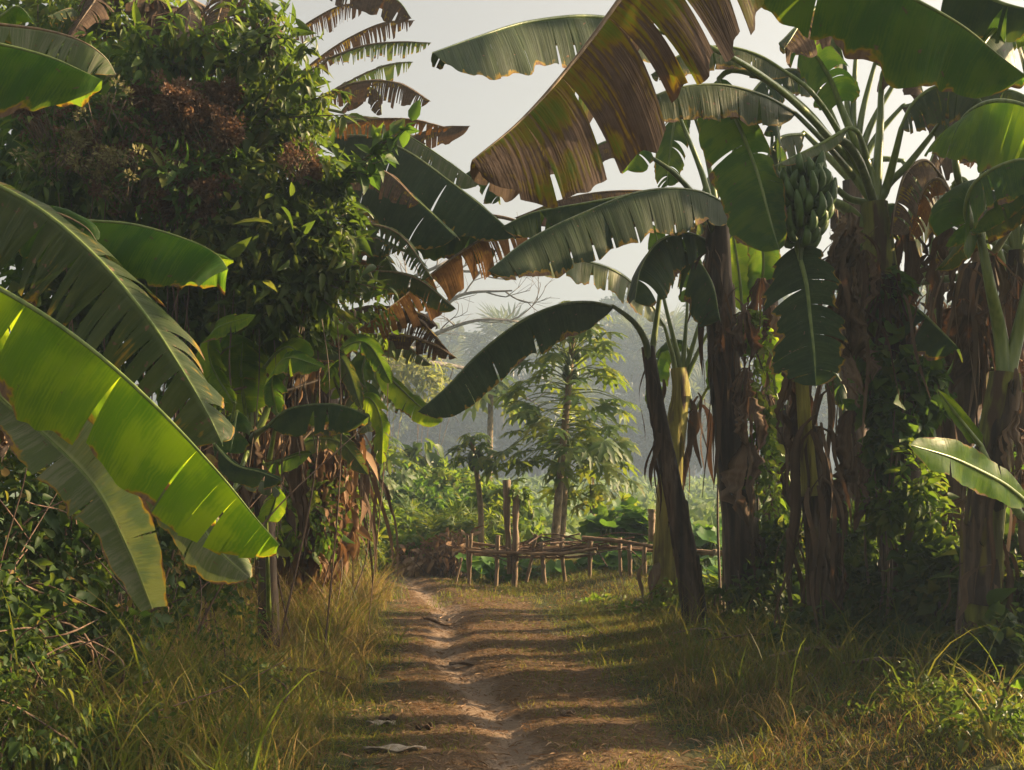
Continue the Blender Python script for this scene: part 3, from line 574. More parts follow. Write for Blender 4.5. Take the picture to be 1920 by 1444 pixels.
# R5: stem with the bright yellow petiole base
b, Y = base_at(1556, 1262)
R5 = plant('dead brown banana stem wrapped in dry sheaths below the hanging leaf', b)
stem(R5, 'stem_brown', [b+(0, 0, -.1), at(1540, 1050, Y), at(1528, 920, Y), at(1520, 800, Y)], .12, .07, 6, 7)
stem(R5, 'stem_yellow', [at(1520, 930, Y-.1), at(1512, 830, Y-.1), at(1502, 690, Y-.1)], .055, .045, 7, 0, name='yellow_shoot')
for i, (x, y, L, wd) in enumerate(((1592, 770, .6, .11), (1598, 855, .62, .17), (1480, 690, .75, .10), (1572, 1000, .6, .08))):
    deadleaf(R5, at(x, y, Y-.1), L, wd, 70+i, 'leaf_dry', face=(1, .3))
ribbons(R5, [at(1530, 800, Y-.2), at(1550, 900, Y-.2), at(1500, 1000, Y-.2), at(1545, 1050, Y-.2)], 6, 44, (.4, 1.3), .02)

# R6: broad brown trunk at right
b, Y = base_at(1770, 1240)
R6 = plant('stout banana plant with a rust brown leaning trunk near the right edge', b)
stem(R6, 'stem_brown', [b+(0, 0, -.1), at(1760, 1000, Y), at(1775, 850, Y), at(1815, 660, Y), at(1838, 500, Y)], .19, .15, 8, 7)
c6 = at(1838, 510, Y)
leaf(R6, 'leaf_bright', lp(8.6, 7.6, (1788, 268), (1812, 215), (1862, 188), (1930, 200), (1990, 260)), .42, .5, A=(.3, -.2, -.9), B=(-.4, .5, -.4), tA=[.2, .35, .42, .6], tB=5, gap=.05, dr=(.4, .8), pet=[c6, *lp(Y, 8.6, (1825, 440), (1798, 340))], seed=61, rr=.022, label='leaf showing its sunlit yellow green underside')
leaf(R6, 'leaf_halfdry', lp(9.6, 9.2, (1765, 330), (1735, 300), (1700, 320), (1680, 380), (1672, 440)), .25, .25, tA=8, gap=.12, pet=[c6, *lp(Y, 9.6, (1810, 430), (1785, 370))], seed=62, rib='rib_dry')
leaf(R6, 'leaf_orange', lp(9.4, 9.4, (1780, 360), (1760, 335), (1735, 350), (1715, 400), (1705, 450)), .2, .2, tA=9, gap=.15, pet=[c6, *lp(Y, 9.4, (1822, 430), (1798, 385))], seed=63, rib='rib_dry')
leaf(R6, 'leaf_dark', lp(9.2, 8.6, (1850, 330), (1880, 270), (1930, 240), (2000, 260)), .35, .35, tA=5, pet=[c6, *lp(Y, 9.2, (1840, 450), (1843, 390))], seed=64)
leaf(R6, 'leaf_green', lp(9.0, 8.4, (1900, 420), (1925, 360), (1965, 330), (2040, 340)), .3, .3, tA=5, A=(-.5, -.3, -.8), pet=[c6, *lp(Y, 9, (1865, 470))], seed=65)
leaf(R6, 'leaf_dark', lp(9.5, 9.0, (1672, 560), (1720, 580), (1770, 625), (1800, 655)), .3, .26, A=(-.45, -.4, -.8), B=(.2, .8, .1), tA=[.45], tB=1, dr=(.3, .5), pet=[c6, *lp(Y, 9.5, (1790, 520), (1720, 530), (1680, 545))], seed=66, label='dark drooping leaf beside the vine covered stem')
deadleaf(R6, at(1800, 560, Y-.3), .8, .2, 81, 'leaf_dry', label='rust brown curled sheath')
deadleaf(R6, at(1815, 930, Y-.5), .5, .17, 82, 'leaf_drypale')
ribbons(R6, [at(1850, 560, Y-.25), at(1860, 650, Y-.2), at(1720, 700, Y-.2)], 8, 30, (.5, 1.5), .02)

# unseen banana plants added beyond the right edge to shade the view
for (bx, by, h, lab, sd) in ((4.5, 7.7, 2.6, 'short leafy banana plant added unseen right of the view for shade', 170), (5.6, 8.9, 3.4, 'taller banana plant added unseen further to the right for shade', 180), (6.4, 9.2, 5.2, 'high banana plant added out of view behind the right row for shade', 190), (7.6, 10.4, 5.9, 'old banana plant added out of view on the far right for shade', 1200), (5.5, 8.2, 6.3, 'very tall banana plant added out of view to shade the high leaves', 1220), (6.2, 12.3, 6.0, 'very tall unseen banana plant added behind the bunch plant for shade', 1230)):
    b = np.array((bx, by, 0.)); shade_plant = plant(lab, b); stem(shade_plant, 'stem_green', [b+(0, 0, -.1), b+(0, .05, h*.5), b+(0, 0, h)], .15, .1, sd, 5); ct = b+(0, 0, h)
    for i in range(8):
        a = i*.785+.2; d = np.array((math.cos(a), math.sin(a), 0)); leaf(shade_plant, ('leaf_green', 'leaf_worn')[i % 2], [ct+d*.25+(0, 0, .5), ct+d*.7+(0, 0, .9), ct+d*1.3+(0, 0, .85), ct+d*1.8+(0, 0, .35)], .3, .3, A=(-d[1], d[0], -.3), B=(d[1], -d[0], -.3), tA=7, tB=7, gap=.06, pet=[ct-(0, 0, .1), ct+d*.08+(0, 0, .2)], seed=sd+i)
# R10: tall plant behind the bunch plant that fills the canopy
b, Y = base_at(1610, 1130)
R10 = plant('tall background banana plant filling the canopy behind the bunch', b)
stem(R10, 'stem_brown', [b+(0, 0, -.1), at(1606, 900, Y), at(1600, 600, Y), at(1600, 340, Y)], .17, .12, 13, 5)
ct = at(1600, 340, Y)
for i, (a, pts) in enumerate((((1570, 240), ((1540, 170), (1490, 130), (1430, 150), (1380, 220))), ((1590, 220), ((1585, 130), (1560, 60), (1510, 40), (1460, 80))), ((1615, 220), ((1640, 120), (1690, 60), (1750, 60), (1800, 120))), ((1640, 260), ((1690, 200), (1750, 190), (1800, 230), (1830, 300))), ((1640, 300), ((1690, 300), (1730, 340), (1750, 420))), ((1560, 300), ((1510, 250), (1460, 260), (1430, 320), (1410, 400))), ((1600, 200), ((1605, 100), (1610, 20), (1600, -60))), ((1630, 240), ((1680, 150), (1740, 110), (1820, 120), (1880, 180))))):
    leaf(R10, ('leaf_dark', 'leaf_worn', 'leaf_dark', 'leaf_halfdry', 'leaf_dry', 'leaf_worn', 'leaf_green', 'leaf_dark')[i], lp(Y, Y-.9, *pts), .38, .36, A=(-.3 if i % 2 else .3, -.4, -.9), tA=9, tB=7, gap=.07, pet=[ct, at(*a, Y)], seed=130+i, rr=.024)
b, Y = base_at(1900, 1180)
R11 = plant('background banana plant at the far right of the row', b)
stem(R11, 'stem_brown', [b+(0, 0, -.1), at(1895, 900, Y), at(1900, 560, Y)], .16, .11, 14, 5)
ct = at(1900, 560, Y)
for i, (a, pts) in enumerate((((1860, 440), ((1800, 360), (1740, 370), (1710, 460))), ((1880, 400), ((1860, 300), (1810, 240), (1760, 270), (1730, 340))), ((1910, 400), ((1930, 280), (1970, 230), (2040, 260))), ((1890, 420), ((1880, 300), (1890, 200), (1880, 120))), ((1860, 480), ((1800, 440), (1760, 470), (1750, 540))))):
    leaf(R11, ('leaf_worn', 'leaf_halfdry', 'leaf_green', 'leaf_green', 'leaf_dark')[i], lp(Y, Y-.7, *pts), .36, .34, A=(-.3, -.4, -.9), tA=10, tB=7, gap=.09, pet=[ct, at(*a, Y)], seed=150+i, rr=.022)
# R7: yellow-green forked plant at right edge
b, Y = base_at(1838, 1330)
R7 = plant('banana plant with forked olive petioles at the right edge', b)
stem(R7, 'stem_green', [b+(0, 0, -.1), at(1838, 1150, Y), at(1850, 950, Y), at(1870, 800, Y), at(1888, 700, Y)], .13, .09, 9, 8)
c7 = at(1886, 715, Y)
leaf(R7, 'leaf_green', lp(7.7, 7.0, (1838, 440), (1812, 400), (1830, 340), (1900, 300), (1990, 300)), .3, .3, tA=6, gap=.06, A=(-.2, -.4, -.9), pet=[c7, *lp(Y, 7.7, (1875, 620), (1856, 530))], seed=71, rr=.024)
leaf(R7, 'leaf_bright', lp(7.8, 7.6, (1935, 500), (1960, 420), (2000, 370), (2060, 360)), .3, .3, tA=4, pet=[c7, *lp(Y, 7.8, (1905, 640), (1920, 570))], seed=72, rr=.024)
leaf(R7, 'leaf_bright', lp(7.2, 6.4, (1930, 945), (1885, 908), (1835, 880), (1780, 855), (1705, 832)), .13, .11, A=(-.3, -.3, -.75), B=(.2, .3, .9), tA=1, tB=1, dr=(.5, .3), gap=.02, pet=[at(1868, 870, Y), *lp(7.6, 7.2, (1910, 960), (1935, 965))], seed=73, label='low pale leaf with green stripes')
leaf(R7, 'leaf_bright', lp(7.6, 7.5, (1840, 835), (1812, 800), (1785, 765), (1757, 728)), .05, .05, A=(1, -.3, .3), B=(-1, -.1, -.3), tA=0, tB=0, dr=(.1, .1), pet=[at(1860, 880, Y), at(1850, 860, 7.6)], seed=74, t0=.2)
deadleaf(R7, at(1905, 770, Y-.2), .6, .06, 83, 'leaf_drypale')
ribbons(R7, [at(1880, 900, Y-.1), at(1850, 1040, Y-.1), at(1845, 1160, Y-.1)], 9, 26, (.3, .9), .02)

# R8, R9: plants further back on the right, seen between the others
b, Y = base_at(1745, 1160)
R8 = plant('banana plant with a cluster of green petioles behind the stout trunk', b)
stem(R8, 'stem_brown', [b+(0, 0, -.1), at(1750, 900, Y), at(1755, 640, Y)], .15, .1, 10, 5)
for i, (x1, y1, x2, y2) in enumerate(((1722, 470, 1690, 420), (1745, 430, 1730, 360), (1765, 430, 1790, 370), (1790, 470, 1840, 420), (1735, 500, 1680, 440))):
    leaf(R8, ('leaf_green', 'leaf_worn', 'leaf_dark')[i % 3], lp(Y, Y-.5, (x1*.3+x2*.7, y1*.3+y2*.7), (x2, y2-30), (x2+(x2-1750)*.6, y2-30), (x2+(x2-1750)*1.3, y2+40), (x2+(x2-1750)*1.6, y2+110)), .26, .26, tA=6, gap=.07, pet=[at(1755, 660, Y), *lp(Y, Y, (1752, 580), (x1, y1))], seed=100+i, rr=.022)
b, Y = base_at(1480, 1150)
R9 = plant('shaded banana plant standing between the vine wrapped stem and the dead stem', b)
stem(R9, 'stem_brown', [b+(0, 0, -.1), at(1478, 950, Y), at(1470, 760, Y)], .13, .09, 11, 5)
leaf(R9, 'leaf_bright', lp(Y, Y-.3, (1455, 740), (1448, 690), (1440, 640), (1425, 600)), .18, .18, A=(-.9, -.2, 0), B=(.9, .2, 0), tA=1, tB=1, pet=[at(1470, 790, Y), at(1462, 770, Y)], seed=91)
leaf(R9, 'leaf_bright', lp(Y, Y-.4, (1440, 800), (1455, 830), (1475, 880), (1490, 940)), .1, .1, A=(-.9, -.2, 0), B=(.9, .2, 0), tA=2, tB=2, pet=[at(1470, 830, Y), at(1445, 780, Y)], seed=92)
leaf(R9, 'leaf_green', lp(Y, Y-.4, (1500, 900), (1490, 950), (1495, 1010), (1510, 1040)), .2, .2, A=(-.9, -.2, 0), B=(.9, .2, 0), tA=2, tB=2, pet=[at(1475, 900, Y), at(1490, 880, Y)], seed=93)
leaf(R9, 'leaf_dark', lp(Y, Y-.4, (1500, 700), (1540, 680), (1580, 720), (1600, 790)), .25, .25, tA=4, pet=[at(1470, 790, Y), at(1485, 740, Y)], seed=94)

# thinner stems standing further back in the row
for i, (x, pyb, x2, y2, lab) in enumerate(((1448, 1135, 1440, 430, 'slender shaded stem just right of the vine wrapped plant'), (1900, 1200, 1905, 470, 'slender brown stem beyond the forked petioles'))):
    b, Y = base_at(x, pyb); Rx = plant(lab, b); stem(Rx, 'stem_brown', [b+(0, 0, -.1), at((x+x2)/2+6, (pyb+y2)/2, Y), at(x2, y2, Y)], .11, .075, 240+i, 6); r_ = rng(250+i)
    for j in range(5): deadleaf(Rx, at(x2+r_.normal(0, 22), y2+40+j*70+r_.uniform(0, 40), Y-.15), r_.uniform(.4, .8), r_.uniform(.06, .13), 260+i*7+j, ('leaf_dry', 'leaf_drypale')[j % 2], strips=3)
    ribbons(Rx, [at(x2, y2+30, Y-.1), at((x+x2)/2, (pyb+y2)/2, Y-.1)], 270+i, 26, (.4, 1.2), .018)
    for j, (dx, dy) in enumerate(((-80, -110), (80, -120), (15, -190), (-45, -170), (110, -30), (-100, -20))):
        leaf(Rx, ('leaf_worn', 'leaf_halfdry', 'leaf_dark', 'leaf_dark', 'leaf_dry', 'leaf_halfdry')[j], lp(Y, Y-.3, (x2+dx*.6, y2+dy), (x2+dx, y2+dy-20), (x2+dx*1.5, y2+dy+30), (x2+dx*1.7, y2+dy+130)), .30, .28, tA=11, tB=6, gap=.1, pet=[at(x2, y2+10, Y), at(x2+dx*.25, y2+dy*.5, Y)], seed=280+i*5+j, rr=.016)
# withered skirts: old leaves hanging all round the crowns of the bunch plant and its neighbours
for i, (pl_, x, y, Yd, L, wd) in enumerate(((R4, 1700, 420, 9.5, .9, .13), (R4, 1625, 520, 9.4, .9, .12), (R6, 1770, 420, 9.4, .8, .12), (R6, 1870, 480, 9.3, .9, .12), (R3, 1330, 480, 11.4, .8, .09), (R3, 1425, 520, 11.5, .9, .12), (R5, 1500, 760, 9.3, 1.0, .10), (R8, 1700, 560, 11.5, 1.1, .13), (R9, 1500, 620, 11.8, 1.0, .12), (R11, 1850, 600, 10.8, 1.0, .13))):
    deadleaf(pl_, at(x, y, Yd), L, wd, 1400+i, ('leaf_dry', 'leaf_drypale', 'leaf_dry')[i % 3], strips=4, lean=(.05*math.sin(i*2.), 0))
for i, (pl_, x, y, Yd) in enumerate(((R4, 1640, 560, 9.4), (R6, 1800, 480, 9.4), (R8, 1740, 560, 11.4), (R9, 1475, 640, 11.7), (R11, 1890, 640, 10.6), (R5, 1530, 700, 9.4), (R3, 1370, 560, 11.4))):
    ribbons(pl_, [at(x-35, y, Yd), at(x, y-20, Yd), at(x+35, y+10, Yd)], 1430+i, 15, (.5, 1.4), .015, ('leaf_dry', 'leaf_drypale')[i % 2], spread=.2)
# N1: near plant beyond the top right corner; its leaves reach into the view
b = np.array((3.25, 4.6, 0.))
N1 = plant('banana plant whose big leaves hang into the top right of the view', b)
stem(N1, 'stem_green', [b+(0, 0, -.1), b+(0, 0, 1.2), b+(-.05, 0, 2.4), b+(-.12, 0, 3.3)], .17, .11, 12, 6)
cn = b+np.array((-.12, 0, 3.35))
leaf(N1, 'leaf_mixed', [at(1420, -300, 4.0), at(1320, -190, 3.9), at(1205, -60, 3.8), at(1090, 95, 3.7), at(985, 215, 3.6), at(885, 300, 3.5)], .46, .36, A=(.75, -.25, -.62), B=(-.25, .85, -.5), A2=(.45, -.2, -.75), tA=[.17, .28, .36, .40, .50, .56, .655, .73, .86, .93], tB=5, gap=.06, dr=(.75, 1.1), t0=.12, t1=.985, depth=.75, lenvar=.22, sway=.12, ripple=.03, fray=.05,
     pet=[cn, cn+(-.25, -.1, .4), at(1560, -380, 4.1)], seed=201, rr=.013, rib='rib_dry', label='large half withered brown leaf hanging against the sky')
leaf(N1, 'leaf_green', [at(1400, -130, 4.6), at(1480, -95, 4.5), at(1590, -60, 4.4), at(1700, -10, 4.3), at(1800, 45, 4.25), at(1870, 100, 4.2), at(1925, 142, 4.15)], .34, .3, A=(-.3, -.3, -.92), B=(.35, .8, .1), tA=[.3], tB=3, gap=.008, dr=(.4, .8), t0=.1, ripple=.015, tilt=.25,
     pet=[cn, cn+(-.4, 0, .35), at(1340, -160, 4.7)], seed=202, rr=.013, fray=.05, label='large dark green leaf with yellow lower edge')
leaf(N1, 'leaf_dark', lp(5.2, 5.0, (1790, -60), (1830, -20), (1880, 5), (1950, 20)), .22, .22, tA=2, t0=.1, pet=[cn, cn+(-.2, .3, .3), at(1770, -120, 5.2)], seed=203, A=(-.4, -.4, -.8))
leaf(N1, 'leaf_green', lp(5.4, 5.0, (1960, 20), (1900, 35), (1860, 60), (1820, 120)), .25, .25, tA=2, pet=[cn, cn+(-.1, .3, .1)], seed=204)
leaf(N1, 'leaf_halfdry', lp(5.6, 5.2, (1700, -40), (1600, -20), (1520, 20), (1470, 90)), .2, .2, tA=4, pet=[cn, cn+(-.3, .5, .3)], seed=205)
# ================================================================== LEFT SIDE
# near plant beyond the left edge
b = np.array((-2.75, 4.4, float(gz(-2.75, 4.4))))
L1 = plant('banana plant whose bright glossy leaf sweeps in from the left edge', b, 'banana plants on the left bank')
stem(L1, 'stem_green', [b+(0, 0, -.1), b+(.03, 0, .8), b+(.02, -.02, 1.7), b+(.05, 0, 2.2)], .15, .10, 20, 6)
cl = b+np.array((.05, 0, 2.25))
leaf(L1, 'leaf_bright', [at(-190, 500, 3.7), at(-60, 515, 3.6), at(60, 575, 3.5), at(180, 660, 3.42), at(300, 768, 3.35), at(410, 885, 3.3), at(480, 970, 3.27), at(524, 1020, 3.25)], .30, .30, A=(-.35, -.35, -.9), B=(-.25, .85, -.55), A2=(-.75, -.3, -.85), tA=[.33, .58, .78, .85, .89, .925, .955, .98], tB=3, gap=.035, dr=(.25, .8), t0=.12, t1=.985, depth=.05, ripple=.012, tilt=.14, fray=.06, lenvar=.22, sway=.12,
     pet=[cl, cl+(.05, 0, .3)], seed=301, rr=.010, rib='rib', label='big bright green glossy leaf')
leaf(L1, 'leaf_pale', [at(-160, 650, 4.5), at(-60, 690, 4.45), at(10, 755, 4.4), at(100, 830, 4.3), at(180, 915, 4.2), at(240, 1030, 4.15), at(285, 1140, 4.15)], .115, .20, A=(-.8, -.5, -.45), B=(.9, -.45, .35), tA=[.55, .7], tB=[.5, .62, .83], gap=.015, dr=(.06, .03), t0=.2, t1=.955, tilt=.2, ripple=.022, fray=.10,
     pet=[cl, cl+(.0, .2, .05)], seed=302, rr=.010, label='pale leaf hanging below the bright one')
leaf(L1, 'leaf_pale', [at(300, 880, 4.6), at(360, 960, 4.5), at(410, 1030, 4.4), at(470, 1085, 4.3)], .14, .12, A=(-.6, -.4, -.5), B=(.6, .1, .5), tA=1, tB=1, gap=.02, t0=.4, pet=[cl, at(-100, 640, 4.7), at(150, 700, 4.7)], seed=303, rr=.008)
deadleaf(L1, at(8, 770, 4.5), .2, .03, 84, 'leaf_drypale')

# second near plant on the left with the torn grey green leaf
b = np.array((-3.3, 5.6, float(gz(-3.3, 5.6))))
L2 = plant('banana plant with torn grey green leaf and a rolled dark leaf', b, 'banana plants on the left bank')
stem(L2, 'stem_green', [b+(0, 0, -.1), b+(.05, 0, 1.0), b+(.08, 0, 2.0), b+(.12, 0, 2.7)], .17, .11, 21, 6)
cl = b+np.array((.12, 0, 2.7))
leaf(L2, 'leaf_worn', [at(-150, 300, 5.2), at(-30, 335, 5.1), at(80, 395, 5.0), at(180, 480, 4.85), at(270, 585, 4.7), at(340, 690, 4.6), at(390, 775, 4.5), at(418, 835, 4.45)], .44, .30, A=(-.72, -.42, -.62), B=(.45, .75, .25), A2=(-.55, -.4, -.8), tA=[.2, .3, .35, .39, .43, .47, .50, .54, .575, .61, .65, .69, .73, .77, .82, .88], tB=[.2, .5, .56, .6, .64, .68, .72, .76, .82, .9], gap=.20, dr=(.35, .7), t0=.1, tilt=.30, ripple=.03, sway=.2, lenvar=.35, depth=.35,
     pet=[cl, cl+(.1, -.1, .35)], seed=311, rr=.012, label='torn grey green leaf with loose strips')
leaf(L2, 'leaf_green', [at(60, 400, 5.4), at(150, 412, 5.3), at(250, 420, 5.2), at(350, 448, 5.05), at(405, 475, 5.0), at(428, 505, 5.0)], .27, .25, A=(-.25, -.45, -.85), B=(.1, .75, -.6), tA=[.12], tB=[.3], gap=.01, dr=(.45, 1.6), t0=.1, t1=.90, tilt=-.12, fray=.05, ripple=.015,
     pet=[cl, cl+(.3, .1, .3), at(-60, 385, 5.4)], seed=312, rr=.010, label='dark leaf rolled over with a glowing yellow green end')
leaf(L2, 'leaf_bright', [at(230, 470, 5.35), at(310, 462, 5.3), at(385, 470, 5.25), at(438, 488, 5.2)], .155, .05, A=(-.05, .1, -1), B=(0, .7, .2), tA=0, tB=0, dr=(.1, .2), t0=.2, t1=.93, fray=.09, pet=[cl, at(100, 440, 5.5)], seed=314, rr=.007, label='glowing yellow green underside of the rolled leaf end')
leaf(L2, 'leaf_green', [at(60, 395, 5.1), at(110, 400, 5.05), at(160, 425, 5.0), at(182, 452, 5.0)], .05, .09, A=(-.3, -.4, -.6), B=(.3, .3, .6), tA=1, tB=1, t0=.3, pet=[cl, at(-50, 370, 5.2)], seed=313, rr=.008, rib='rib_dry')

# third near plant: leaves high on the left edge
b = np.array((-2.9, 3.9, float(gz(-2.9, 3.9))))
L3 = plant('banana plant whose leaves poke in at the top left corner', b, 'banana plants on the left bank')
stem(L3, 'stem_green', [b+(0, 0, -.1), b+(0, 0, 1.2), b+(.1, 0, 2.3), b+(.2, 0, 2.75)], .15, .10, 22, 5)
cl = b+np.array((.2, 0, 2.75))
leaf(L3, 'leaf_green', [at(-220, 70, 4.0), at(-90, 70, 3.95), at(0, 82, 3.9), at(90, 105, 3.85), at(150, 130, 3.8), at(192, 150, 3.8)], .32, .2, A=(-.1, -.5, -.85), B=(0, .85, -.4), tA=0, tB=1, gap=.01, dr=(.35, .8), t0=.3, t1=.985, tilt=.1, ripple=.012, pet=[cl, cl+(.05, 0, .2)], seed=321, rr=.010, label='dark green leaf end with a bright curled lower rim')
leaf(L3, 'leaf_pale', [at(-120, 20, 5.3), at(-20, 42, 5.3), at(80, 55, 5.3), at(150, 75, 5.2), at(195, 105, 5.2), at(218, 140, 5.2)], .26, .1, A=(-.05, -.45, -.9), B=(.1, .8, .2), tA=[.35, .5, .6, .68, .74, .8, .86, .92], gap=.09, dr=(.5, .9), t0=.3, pet=[cl, cl+(0, .4, .5)], seed=322, rib='rib_dry', rr=.011)
leaf(L3, 'leaf_bright', [at(-60, 60, 5.7), at(0, 30, 5.7), at(35, 12, 5.7), at(68, 48, 5.7)], .12, .10, A=(.1, -.4, -.8), B=(0, .8, 0), tA=0, tB=0, t0=.5, pet=[cl, cl+(-.1, .8, .7)], seed=323, rr=.01)

# small plants deep in the left bank, between the torn leaf and the dry grass
b = at(505, 1140, 9.5)*np.array((1, 1, 0))
L4 = plant('small banana plant with backlit translucent leaves under the flowering vine', b, 'banana plants on the left bank'); Y = 9.5
stem(L4, 'stem_brown', [b+(0, 0, -.1), at(500, 1000, Y), at(480, 880, Y), at(470, 820, Y)], .075, .05, 23, 5)
ct = at(470, 830, Y)
leaf(L4, 'leaf_bright', lp(Y, Y-.4, (505, 720), (470, 665), (430, 650), (392, 690), (380, 740)), .26, .26, A=(-.2, -.5, .7), B=(.5, -.1, -.8), tA=2, tB=2, pet=[ct, at(500, 770, Y)], seed=331, label='backlit leaf, upper')
leaf(L4, 'leaf_bright', lp(Y, Y-.4, (462, 780), (455, 735), (452, 690), (455, 640)), .22, .22, A=(-1, -.2, 0), B=(1, .1, -.1), tA=1, tB=1, dr=(.3, .3), pet=[ct, at(468, 805, Y)], seed=332)
leaf(L4, 'leaf_bright', lp(Y-.2, Y-.6, (495, 690), (520, 660), (545, 650), (570, 675)), .25, .2, A=(.2, -.3, -.9), B=(0, .4, .6), tA=2, tB=1, pet=[ct, at(482, 740, Y)], seed=333)
leaf(L4, 'leaf_green', lp(Y-.2, Y-.6, (455, 800), (445, 770), (440, 800), (432, 850)), .2, .17, A=(-.7, -.3, -.3), B=(.7, -.3, -.3), tA=1, tB=1, pet=[ct, at(462, 810, Y)], seed=334)
leaf(L4, 'leaf_dark', lp(Y-.5, Y-.9, (500, 800), (540, 768), (600, 757), (650, 762), (695, 782)), .26, .22, A=(-.1, -.4, -.9), B=(0, .8, -.1), tA=2, pet=[ct, at(478, 815, Y-.2)], seed=335, rib='rib_dark', label='dark folded leaf with orange lower edge')
leaf(L4, 'leaf_dark', lp(8.2, 7.8, (400, 830), (440, 870), (490, 885), (528, 900)), .12, .1, A=(-.2, -.4, -.8), B=(.2, .6, .3), tA=2, pet=[ct, at(380, 800, 9)], seed=336, rr=.01)
leaf(L4, 'leaf_pale', lp(8.6, 8.2, (455, 905), (480, 900), (510, 908), (527, 925)), .09, .09, tA=2, pet=[ct, at(440, 915, 9)], seed=337, rr=.01)
leaf(L4, 'leaf_bright', lp(8.9, 8.7, (500, 980), (512, 950), (520, 925), (525, 915)), .12, .1, A=(-.8, -.2, 0), B=(.7, .2, 0), tA=1, tB=0, pet=[b+(0, 0, .3)], seed=338, rr=.01)
leaf(L4, 'leaf_green', lp(9.4, 9.1, (495, 870), (530, 862), (560, 852), (585, 850)), .12, .1, A=(-.1, -.4, -.8), B=(.1, .5, .6), tA=1, tB=1, pet=[ct, at(480, 850, 9.6)], seed=339, rr=.012)
for i, (x, y, L, wd, mt) in enumerate(((470, 800, .75, .10, 'leaf_dry'), (430, 860, .5, .12, 'leaf_dry'), (410, 960, .4, .07, 'leaf_drypale'), (560, 800, .9, .12, 'leaf_dry'))):
    deadleaf(L4, at(x, y, 9.4), L, wd, 300+i, mt)

b = at(600, 1150, 13.0)*np.array((1, 1, 0)); Y = 13.0
L5 = plant('tall banana plant with a shaggy skirt of dry hanging shreds beside the track', b, 'banana plants on the left bank')
stem(L5, 'stem_brown', [b+(0, 0, -.1), at(598, 950, Y), at(600, 750, Y), at(590, 550, Y), at(585, 380, Y)], .20, .12, 24, 9)
ct = at(585, 370, Y)
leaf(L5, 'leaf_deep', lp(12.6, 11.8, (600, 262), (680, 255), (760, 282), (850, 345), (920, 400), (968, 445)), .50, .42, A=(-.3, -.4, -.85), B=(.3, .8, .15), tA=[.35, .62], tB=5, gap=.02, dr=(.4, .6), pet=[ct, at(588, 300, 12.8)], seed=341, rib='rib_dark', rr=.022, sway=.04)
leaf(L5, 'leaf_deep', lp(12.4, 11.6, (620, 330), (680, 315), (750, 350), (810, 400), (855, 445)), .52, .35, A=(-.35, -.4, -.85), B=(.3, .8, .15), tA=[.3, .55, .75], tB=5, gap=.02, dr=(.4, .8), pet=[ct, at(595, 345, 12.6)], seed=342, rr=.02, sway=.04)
leaf(L5, 'leaf_pale', lp(13.2, 12.6, (590, 240), (650, 222), (730, 238), (800, 275), (900, 345)), .3, .28, A=(-.2, -.3, -.9), B=(.2, .8, .25), tA=8, tB=8, gap=.02, pet=[ct, at(586, 290, 13)], seed=343)
leaf(L5, 'leaf_halfdry', lp(13.2, 12.6, (720, 300), (770, 258), (830, 238), (882, 236)), .24, .1, A=(0, -.4, -.9), tA=5, gap=.03, pet=[ct, at(620, 300, 13), at(680, 310, 13)], seed=344, rib='rib_dry')
leaf(L5, 'leaf_orange', lp(12.4, 11.4, (985, 420), (930, 435), (870, 468), (800, 520), (735, 572), (670, 620)), .42, .2, A=(.2, -.4, -.95), B=(-.2, .8, .2), tA=26, tB=6, gap=.17, dr=(.7, .8), t0=.15, pet=[ct, at(680, 420, 12.8), at(820, 400, 12.6), at(930, 405, 12.5)], seed=345, rib='rib_dry', label='orange brown shredded leaf', lenvar=.4)
leaf(L5, 'leaf_dark', lp(12.8, 12.4, (760, 470), (800, 440), (860, 430), (930, 470)), .36, .3, A=(0, -.4, -.9), tA=6, gap=.07, pet=[ct, at(660, 420, 12.9)], seed=346)
leaf(L5, 'leaf_dark', lp(12.8, 12.4, (870, 330), (905, 310), (930, 330), (938, 375)), .28, .24, A=(-.1, -.4, -.9), tA=5, gap=.09, pet=[ct, at(700, 330, 13), at(800, 330, 12.9)], seed=347)
leaf(L5, 'leaf_worn', lp(12.2, 11.8, (620, 462), (670, 445), (720, 475), (748, 540)), .27, .2, A=(-.4, -.4, -.8), B=(.5, .7, .1), tA=4, pet=[ct, at(600, 420, 12.8)], seed=348)
leaf(L5, 'leaf_halfdry', lp(12.4, 12, (640, 640), (700, 628), (760, 630), (810, 645), (858, 672)), .20, .15, A=(0, -.4, -.9), B=(0, .6, .5), tA=22, tB=16, gap=.14, pet=[ct, at(600, 500, 12.9), at(615, 600, 12.6)], seed=349, rib='rib_dry', lenvar=.4)
leaf(L5, 'leaf_halfdry', lp(13.4, 13, (680, 600), (740, 580), (790, 590), (822, 615)), .16, .15, B=(0, .6, .5), tA=10, tB=10, gap=.1, pet=[ct, at(610, 560, 13.2)], seed=350, rib='rib_dry')
leaf(L5, 'leaf_bright', lp(12.4, 12, (705, 690), (738, 715), (780, 755), (828, 792)), .19, .14, A=(-.5, -.3, -.6), B=(.5, .3, .7), tA=4, tB=3, gap=.02, pet=[ct, at(610, 560, 12.8), at(660, 650, 12.6)], seed=351, label='small leaf with green underside and curled end')
leaf(L5, 'leaf_green', lp(12.4, 12, (700, 640), (680, 690), (690, 740), (700, 790)), .26, .22, A=(-.9, -.3, 0), B=(.9, -.3, 0), tA=3, tB=3, pet=[ct, at(640, 560, 12.8)], seed=352)
leaf(L5, 'leaf_pale', lp(12.2, 11.9, (660, 700), (668, 740), (680, 780), (690, 810)), .2, .18, A=(-.9, -.3, 0), B=(.9, -.3, 0), tA=2, tB=3, pet=[ct, at(630, 600, 12.8)], seed=353)
